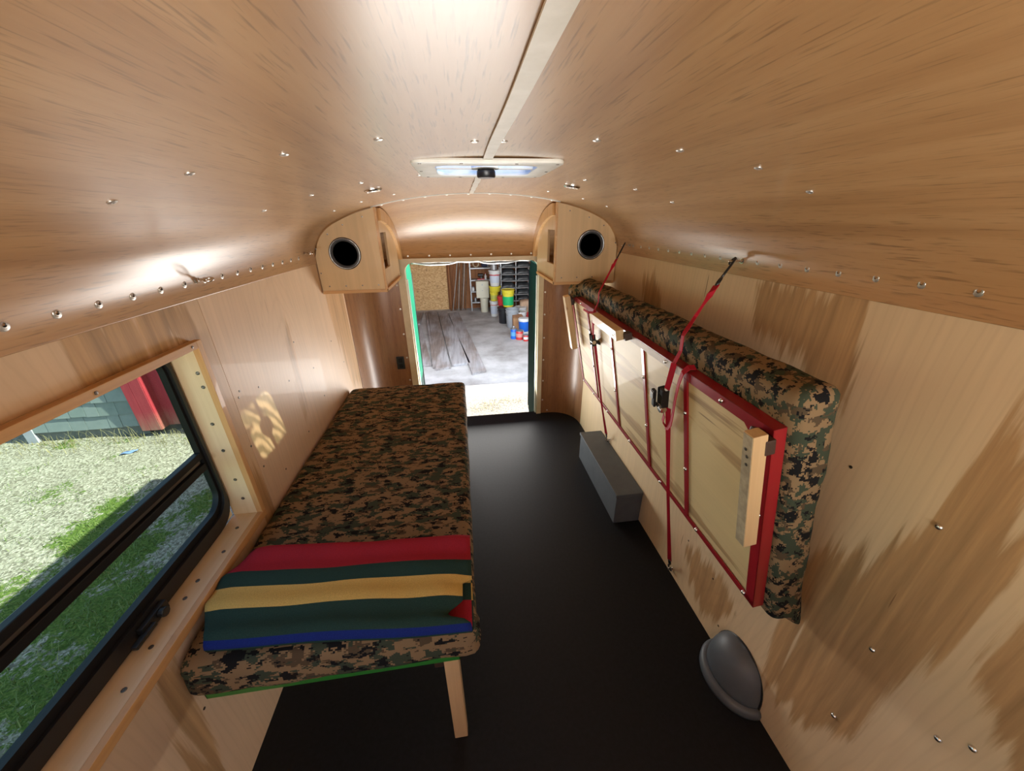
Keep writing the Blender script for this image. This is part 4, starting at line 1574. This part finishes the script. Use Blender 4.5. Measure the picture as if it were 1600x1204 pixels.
for k, (x0, x1) in enumerate(((-3.955, -3.865), (-3.862, -3.745))):
    mk('plank', MB().box(x0, x1, 4.325, 4.36, -.47, 1.9), M_barn, bt, bevel=.003)
x = -3.74
while x < -2.25:
    mk('plank', MB().box(x, min(x + .255, -2.22), 4.448, 4.475, -.47, 1.9), M_barn, bt, bevel=.002)
    x += .259
mk('plank', MB().box(-2.22, -2.10, 4.10, 4.5, -.50, 1.9), M_barn, bt)  # unseen projecting board, added to shade the recessed planks
mk('plank', MB().box(-3.772, -3.738, 4.330, 4.462, -.47, 1.9), M_barn, bt)
mk('sill', MB().box(-3.95, -2.2, 4.47, 4.55, ZG - .03, -.44), speckle('dark_sill', (.04, .035, .03), (.07, .06, .05), 10, .9), bt)
# a scrap of blue-grey litter on the gravel
tag(mk('litter', MB().grid(lambda u, v: (-3.93 + u * .12, 3.92 + v * .05 + u * .05, ZG + .015 + .012 * math.sin(u * 7) * math.cos(v * 5)), 6, 4), nm('blue_scrap', (.10, .16, .32), .5), smooth='all', fix=False, solid=.004), 'small blue grey scrap lying on the gravel by the red barn', 'litter')
# dark hedge past the shed corner
mb = MB()
for k in range(2600):
    c_ = Vector((random.uniform(-7.4, -5.3), random.uniform(4.6, 6.2), ZG + random.random() ** .8 * 2.4))
    a, b = random.random() * 2 * PI, random.uniform(-.8, .8)
    d = Vector((math.cos(a) * math.cos(b), math.sin(a) * math.cos(b), math.sin(b))) * .07
    s_ = d.orthogonal().normalized() * .028
    mb.add([c_ - d, c_ + s_, c_ + d, c_ - s_], [(0, 1, 2, 3)])
o = tag(mk('hedge', mb, speckle('hedge_leaf', (.012, .03, .012), (.04, .075, .03), 8, .6), fix=False), 'dark green hedge beyond the corner of the grey shed', 'hedge')
o['kind'] = 'stuff'

# garage --------------------------------------------------------------
M_wood_d = lauan('garage_boards', 2, rough=.8, coat=0, c=((.16, .06, .022), (.28, .115, .045), (.37, .17, .075)))
gb = struct('wall_back', MB().box(-2.6, 3.4, 10.78, 10.9, ZG, 2.6), M_wood_d)
for k in range(24):
    x = -2.6 + k * .25
    struct('plank', MB().box(x + .003, x + .247, 10.755 - .006 * (k % 3), 10.785, ZG, 2.6), M_wood_d, gb)
struct('wall_garage_left', MB().box(-2.7, -2.6, 4.86, 10.9, ZG, 2.6), M_wood_d)
struct('wall_garage_right', MB().box(3.4, 3.5, 4.86, 10.9, ZG, 2.6), M_wood_d)
struct('roof', MB().box(-2.8, 3.6, 4.80, 11.0, 2.6, 2.7), M_wood_d)
struct('wall_garage_front', MB().box(-2.7, 3.5, 4.80, 4.86, 1.56, 2.62).box(-2.7, -2.1, 4.80, 4.86, ZG, 1.56).box(2.9, 3.5, 4.80, 4.86, ZG, 1.56), M_barn)
M_osb = nm('osb', rough=.8)
t = NT(M_osb)
vo = t.n('TexVoronoi')
vo.inputs['Scale'].default_value = 1
t.l(t.coords((26, 26, 52), (0, .5, 0)), vo.inputs['Vector'])
fk = t.ramp(vo.outputs['Color'], [(.1, (.44, .25, .10)), (.5, (.58, .37, .17)), (.9, (.70, .48, .25))])
dk = t.noise(t.coords((9, 9, 15)), 1, 4)
t.base(t.mix(t.ramp(dk, [(.63, 0.), (.70, .6)]), fk, (.20, .09, .035)))
tag(mk('osb_sheet', MB().box(-1.40, -.41, 10.700, 10.730, ZG + .012, .76), M_osb), 'sheet of flake board leaning on the back wall of the garage', 'board')
# leaning sticks and rods
for k, (x0, x1, r, mt) in enumerate(((-.30, -.02, .012, 'g'), (-.22, .06, .014, 'w'), (-.14, .02, .012, 'g'), (-.08, .13, .015, 'w'), (-.34, -.34, .03, 'b'), (-.02, .16, .012, 'g'), (.06, .20, .012, 'w'), (-.26, -.16, .010, 'b'))):
    m = {'g': speckle('grey_stick', (.35, .33, .30), (.5, .48, .44), 9), 'w': speckle('brown_stick', (.12, .07, .04), (.22, .13, .07), 9), 'b': M_wood_d}[mt]
    o = mk('stick', MB().tube([(x0, 10.50, ZG + .014), (x0 + (x1 - x0) * .5, 10.60, .3), (x1, 10.70, 1.25)], r, 6), m, smooth='all')
    tag(o, ('pale grey rod on the garage wall nearest the flake board', 'brown stick just right of the rod nearest the flake board', 'grey rod in the middle of the leaning bundle of sticks', 'thick brown stick leaning towards the steel shelf unit', 'upright brown stud beside the edge of the flake board', 'grey rod with its top touching the steel shelf post', 'thin brown stick closest to the foot of the steel shelf', 'thinnest brown stick crossing behind the grey rods')[k], 'stick', 'sticks leaning in the garage corner')
# boards on the floor
M_plank = nm('weathered_plank', rough=.8)
t = NT(M_plank)
a = t.noise(t.coords((22, 1.2, 22)), 1, 5, .65, .4)
b_ = t.noise(t.coords((2.5, .9, 2.5)), 1, 4)
t.base(t.mix(t.ramp(b_, [(.40, 0.), (.60, 1.)]), t.ramp(a, [(.3, (.235, .23, .235)), (.7, (.42, .42, .44))]), t.ramp(a, [(.3, (.14, .11, .095)), (.7, (.28, .235, .21))])))
t.bump(a, .2, .003)


def board(label, n0, n1, f0, f1, z0=0., th=.045):
    """near edge n0-n1 and far edge f0-f1 in plan"""
    zb = ZG + .013 + z0
    n0, n1 = sorted((n0, n1))
    f0, f1 = sorted((f0, f1))
    mb = MB().add([(*n0, zb), (*n1, zb), (*f1, zb), (*f0, zb), (*n0, zb + th), (*n1, zb + th), (*f1, zb + th), (*f0, zb + th)], [(3, 2, 1, 0), (4, 5, 6, 7), (0, 1, 5, 4), (1, 2, 6, 5), (2, 3, 7, 6), (3, 0, 4, 7)])
    tag(mk('board', mb, M_plank, bevel=.004), label, 'board', 'weathered boards on the garage floor')


board('weathered board on the garage floor, wide, between two others, nearest the bed corner', (-.54, 5.88), (-.29, 5.94), (-.745, 10.35), (-1.00, 10.35))
board('weathered grey board on the garage floor with writing-like scuffs, in the middle', (-.27, 6.02), (.06, 6.08), (-.48, 10.3), (-.73, 10.3))
board('darkest weathered board, lying askew at the open side of the row', (.075, 5.58), (.315, 5.68), (-.14, 10.1), (-.42, 10.05), .0)
board('narrow weathered board at the flake board side of the row', (-.60, 6.0), (-.55, 6.0), (-1.01, 10.3), (-1.06, 10.3))
board('short weathered board lying half hidden by the green door leaf', (-.80, 6.1), (-.625, 6.1), (-1.06, 8.9), (-1.26, 8.9))
board('short weathered board behind the green door leaf, nearer the flake board', (-1.28, 9.0), (-1.09, 9.0), (-1.12, 10.3), (-1.36, 10.3))


# containers in the garage
def bucket(name, label, x, y, z, r0, r1, h, mat, lid=None, cat='bucket', bands=None, handle=True, group='buckets in the garage'):
    t_ = thing(name, label, cat, (x, y, z), group)
    Mx = Matrix.Translation((x, y, z))
    p = [(r0 * .97, 0), (r0, .006), (r0 + (r1 - r0) * .80, h * .80), (r1 * 1.05, h * .81), (r1 * 1.05, h * .84), (r0 + (r1 - r0) * .9, h * .85), (r1, h * .955), (r1 * 1.06, h * .96), (r1 * 1.06, h), (r1 * .97, h)]
    if lid is None:
        p += [(r1 * .95, h * .96), (r0 * .93, .02)]
    mk('body', MB().lathe(p, 28, Mx), mat, t_, smooth=True)
    if lid is not None:
        mk('lid', MB().lathe([(r1 * 1.08, h - .025), (r1 * 1.10, h - .02), (r1 * 1.10, h + .010), (r1 * 1.02, h + .014), (r1 * .98, h + .006)], 28, Mx), lid, t_, smooth=True)
    if bands:
        for (n_, z0, z1, m_) in bands:
            ra, rb = r0 + (r1 - r0) * z0 / h + .0015, r0 + (r1 - r0) * z1 / h + .0015
            mk(n_, MB().lathe([(ra - .001, z0), (ra, z0), (rb, z1), (rb - .001, z1)], 28, Mx), m_, t_, smooth=True)
    if handle:
        pts = [Vector((x + r1 * 1.09 * math.cos(a), y - r1 * 1.0 * abs(math.sin(a)) * .75 - .0, z + h * .83 - .10 * abs(math.sin(a)))) for a in [PI + PI * k / 12 for k in range(13)]]
        mk('handle', MB().tube(pts, .004, 6), M_steel, t_, smooth='all')
    return t_


P_white = nm('white_bucket', (.62, .64, .64), .4)
P_cream = nm('cream_bucket', (.62, .60, .48), .5)
P_yel = nm('yellow_plastic', (.66, .58, .04), .4)
P_grn = nm('green_label', (.01, .40, .13), .45)
P_grey = nm('grey_bucket', (.30, .33, .36), .45)
P_blue = nm('blue_plastic', (.012, .12, .55), .35)
P_redp = nm('red_plastic', (.50, .03, .03), .4)
P_lab = nm('pale_label', (.50, .56, .66), .6)
P_rlab = nm('red_label', (.45, .02, .03), .6)
P_card = speckle('cardboard', (.34, .18, .09), (.42, .24, .12), 8, .85)
P_blk = speckle('black_tray', (.018, .02, .022), (.05, .055, .06), 9, .35)
P_met = speckle('rack_steel', (.26, .27, .28), (.40, .41, .42), 12, .45, .7)
gz = ZG + .012

bucket('bucket', 'cream bucket on the floor under the beige metal cabinet', .597, 10.22, gz, .105, .118, .40, P_cream, None, handle=False)
t_ = thing('metal_cabinet', 'beige metal cabinet box standing on the cream bucket', 'box', (.555, 10.22, -.135))
mk('body', MB().box(.382, .728, 10.12, 10.34, -.135, .315), P_cream, t_, bevel=.006)
mk('door', MB().box(.392, .718, 10.108, 10.12, -.125, .305), P_cream, t_, bevel=.004)
mk('latch', MB().box(.535, .56, 10.098, 10.108, .20, .245).box(.535, .56, 10.098, 10.108, .06, .075), P_met, t_)
bucket('bucket', 'white bucket with pale label, lowest of the stack beside the beige cabinet', .825, 9.66, gz, .095, .112, .40, P_white, P_white, bands=[('label', .07, .28, P_lab), ('red_mark', .30, .315, P_rlab)])
bucket('bucket', 'small yellow bucket with wide lid in the middle of the bucket stack', .83, 9.66, gz + .416, .095, .115, .235, P_yel, None, handle=False, bands=[('label', .04, .15, nm('faded_label', (.45, .48, .10), .5))])
bucket('bucket', 'yellow tub on the small yellow bucket, under the tall white bucket', .855, 9.66, gz + .655, .140, .150, .125, P_yel, P_yel, handle=False)
bucket('bucket', 'tall white bucket with printed label near the top of the bucket stack', .857, 9.66, gz + .795, .118, .145, .385, P_white, P_white, bands=[('label', .09, .27, P_lab), ('red_mark', .27, .295, P_rlab)])
t_ = thing('metal_pot', 'battered grey metal pot on top of the bucket stack', 'pot', (.84, 9.66, gz + 1.196))
mk('body', MB().lathe([(.085, 0), (.090, .005), (.094, .13), (.100, .135), (.098, .14), (.09, .135), (.085, .02)], 24, Matrix.Translation((.84, 9.66, gz + 1.196))), P_met, t_, smooth=True)
mk('handle', MB().tube([(.75, 9.62, gz + 1.31), (.70, 9.60, gz + 1.30), (.67, 9.59, gz + 1.31)], .008, 8), P_met, t_, smooth='all')
bucket('bucket', 'black bucket under the yellow and green one', .995, 8.90, gz, .125, .145, .385, nm('black_bucket', (.015, .016, .02), .4), nm('black_lid', (.02, .021, .024), .4))
bucket('bucket', 'yellow bucket with a broad green label standing on the black bucket', 1.11, 8.92, gz + .405, .128, .148, .40, P_yel, P_yel, bands=[('label', .045, .255, P_grn)])
bucket('bucket', 'white bucket between the bucket stack and the black bucket', .985, 9.22, gz, .10, .115, .36, P_white, P_white, handle=False)
bucket('bucket', 'red bucket on the white one, half hidden by the yellow and green bucket', .985, 9.22, gz + .375, .10, .115, .22, P_redp, P_redp, handle=False)
bucket('bucket', 'grey bucket in front of the black one beside the cardboard carton', 1.15, 8.48, gz, .135, .158, .44, P_grey, None)
bucket('bucket', 'white lidded tub behind the grey bucket, nearer the tray rack', 1.42, 8.95, gz, .13, .15, .36, P_white, P_white, handle=False)
bucket('bucket', 'white lidded tub behind the carton and the blue cooler', 1.36, 8.55, gz, .12, .14, .34, P_white, P_white, handle=False)
t_ = thing('carton', 'brown cardboard carton beside the grey bucket', 'carton', (1.25, 8.25, gz))
mk('body', MB().box(1.13, 1.36, 8.16, 8.40, gz, gz + .325), P_card, t_, bevel=.003)
mk('flap', MB().box(1.13, 1.36, 8.10, 8.16, gz + .318, gz + .324), P_card, t_)
t_ = thing('cooler', 'blue drinks cooler with white lid in front of the carton', 'cooler', (1.33, 7.84, gz))
Mx = Matrix.Translation((1.325, 7.84, gz))
mk('body', MB().lathe([(.105, 0), (.112, .01), (.12, .30), (.115, .302)], 28, Mx), P_blue, t_, smooth=True)
mk('base', MB().lathe([(.118, 0), (.121, .01), (.121, .07), (.113, .075)], 28, Mx), P_white, t_, smooth=True)
mk('lid', MB().lathe([(.126, .30), (.130, .31), (.130, .345), (.12, .365), (.05, .375)], 28, Mx), P_white, t_, smooth=True)
mk('spout', MB().tube([(1.29, 7.73, gz + .10), (1.285, 7.695, gz + .10)], .014, 10), P_white, t_, smooth=True)


def can(name, label, x, y, r, h, m1, m2, neck):
    t_ = thing(name, label, 'can', (x, y, gz), 'cans at the front of the garage clutter')
    Mx = Matrix.Translation((x, y, gz))
    mk('body', MB().lathe([(r, 0), (r, h), (r * .96, h + .004)], 24, Mx), m1, t_, smooth=True)
    mk('rim', MB().lathe([(r * 1.03, h - .004), (r * 1.03, h + .008), (r * .95, h + .008)], 24, Mx), P_met, t_, smooth=True)
    mk('label', MB().lathe([(r + .0005, h * .3), (r + .0015, h * .3), (r + .0015, h * .72), (r + .0005, h * .72)], 24, Mx), m2, t_, smooth=True)
    if neck:
        mk('cap', MB().lathe([(r * .8, h), (r * .35, h + .03), (r * .35, h + .055), (r * .3, h + .06)], 20, Mx), P_met, t_, smooth=True)


can('spray_can', 'blue can with a metal cap in front of the carton', 1.05, 7.54, .070, .215, P_blue, nm('light_blue_label', (.10, .32, .60), .5), True)
can('paint_can', 'red can with a pale label beside the blue can', 1.165, 7.46, .080, .190, P_redp, nm('pink_label', (.55, .25, .22), .5), False)
can('paint_can', 'small red and white can at the edge of the dark door leaf', 1.28, 7.32, .055, .130, P_redp, P_white, False)
t_ = thing('paper_sack', 'brown and red paper sack between the tubs and the rack of trays', 'sack', (1.58, 9.1, gz))
mk('body', pillow_box(1.44, 1.74, 9.02, 9.28, gz, gz + .50, .06, 8, 8, 10, .02, 2), speckle('sack_paper', (.36, .24, .16), (.48, .33, .22), 8, .8), t_, smooth='all')
mk('label', MB().box(1.46, 1.72, 9.004, 9.018, gz + .08, gz + .22), P_redp, t_)

# shelving with clutter
t_ = thing('shelf_unit', 'tall grey steel shelf unit against the brown garage wall', 'shelf', (.55, 10.5, gz))
for x in (.245, .90):
    for y in (10.36, 10.66):
        mk('post', MB().box(x - .014, x + .014, y - .014, y + .014, gz, 1.7), P_met, t_)
for z in (-.30, .0, .31, .63, .98, 1.32):
    mk('shelf_board', MB().box(.23, .915, 10.345, 10.68, z - .018, z + .012), P_met, t_, bevel=.002)
t_ = thing('rope_coil', 'coil of pale rope on the upper shelf of the steel unit', 'rope', (.45, 10.45, .642))
pts = []
for k in range(120):
    a = k / 120 * 2 * PI * 6
    pts.append((.42 + .075 * math.cos(a) * (1 + .1 * math.sin(k)), 10.45 + .02 * math.sin(k * .7), .735 + .075 * math.sin(a) + .004 * math.sin(k * 1.3)))
mk('coil', MB().tube(pts, .011, 6), speckle('rope', (.40, .33, .22), (.55, .46, .32), 30, .9), t_, smooth='all')
t_ = thing('dark_bag', 'dark blue bundle beside the rope coil on the shelf', 'bag', (.67, 10.46, .642))
mk('body', pillow_box(.57, .77, 10.38, 10.54, .643, .80, .06, 8, 8, 8, .02, 5), nm('navy_cloth', (.015, .02, .05), .8), t_, smooth='all')
t_ = thing('hand_tool', 'dark tool with a red base on the middle shelf', 'tool', (.55, 10.45, .322))
mk('body', MB().tube([(.46, 10.42, .44), (.60, 10.42, .44)], .04, 12).box(.53, .57, 10.40, 10.44, .33, .42), M_black, t_, smooth=True)
mk('base', MB().box(.44, .64, 10.37, 10.48, .3225, .345), P_redp, t_, bevel=.004)
t_ = thing('spray_bottle', 'white bottle standing beside the dark tool on the shelf', 'bottle', (.66, 10.42, .322))
mk('body', MB().lathe([(.032, 0), (.035, .01), (.035, .09), (.014, .12), (.013, .15)], 16, Matrix.Translation((.67, 10.42, .3225))), P_white, t_, smooth=True)
mk('cap', MB().lathe([(.016, .15), (.016, .175), (.01, .18)], 12, Matrix.Translation((.67, 10.42, .3225))), P_redp, t_, smooth=True)
for i, (x, lab) in enumerate(((.31, 'pale jar on the lower shelf nearest the sticks'), (.36, 'dark jar low on the steel shelf unit'))):
    t_ = thing('jar', lab, 'jar', (x, 10.40, .012 if i == 0 else -.288), 'jars on the steel shelf')
    zz = .0125 if i == 0 else -.2875
    mk('body', MB().lathe([(.035, 0), (.038, .01), (.038, .09), (.028, .105)], 16, Matrix.Translation((x, 10.40, zz))), P_white if i == 0 else P_met, t_, smooth=True)
    mk('lid', MB().lathe([(.031, .105), (.031, .125), (.02, .127)], 16, Matrix.Translation((x, 10.40, zz))), P_met, t_, smooth=True)

# rack of black trays
t_ = thing('tray_rack', 'grey steel rack holding stacked black trays', 'rack', (1.46, 10.05, gz))
for x in (1.05, 1.88):
    for y in (9.93, 10.38):
        mk('post', MB().box(x - .014, x + .014, y - .014, y + .014, gz, 1.25), P_met, t_)
mk('post', MB().box(1.445, 1.465, 9.925, 9.94, gz, 1.25), P_met, t_)
zsh = (-.20, -.03, .145, .335, .50, .685, .87)
for z in zsh:
    mk('shelf_rail', MB().tube([(1.04, 9.92, z), (1.2, 9.90, z - .006), (1.46, 9.895, z - .008), (1.72, 9.90, z - .006), (1.89, 9.92, z)], .016, 8).box(1.04, 1.89, 9.93, 10.38, z - .010, z + .008), P_met, t_, smooth=True)
names = ('lowest', 'second from the bottom', 'third from the bottom', 'third from the top', 'second from the top', 'topmost')
for k, z in enumerate(zsh[:6]):
    for j in (0, 1):
        x0 = 1.06 + .415 * j

        def trayf(u, v, x0=x0, z=z):
            e = min(1, 4.2 * min(u, 1 - u)) ** .5 * min(1, 4.2 * min(v, 1 - v)) ** .5
            return (x0 + .39 * u, 9.90 + .42 * v, z + .010 + .115 * e + .006 * math.sin(u * 18) * e)
        o = mk('tray', MB().grid(trayf, 14, 10), P_blk, smooth='all', fix=False, solid=-.006)
        tag(o, 'black tray on the %s shelf of the rack, %s' % (names[k], 'bucket side' if j == 0 else 'door side'), 'tray', 'black trays in the rack')
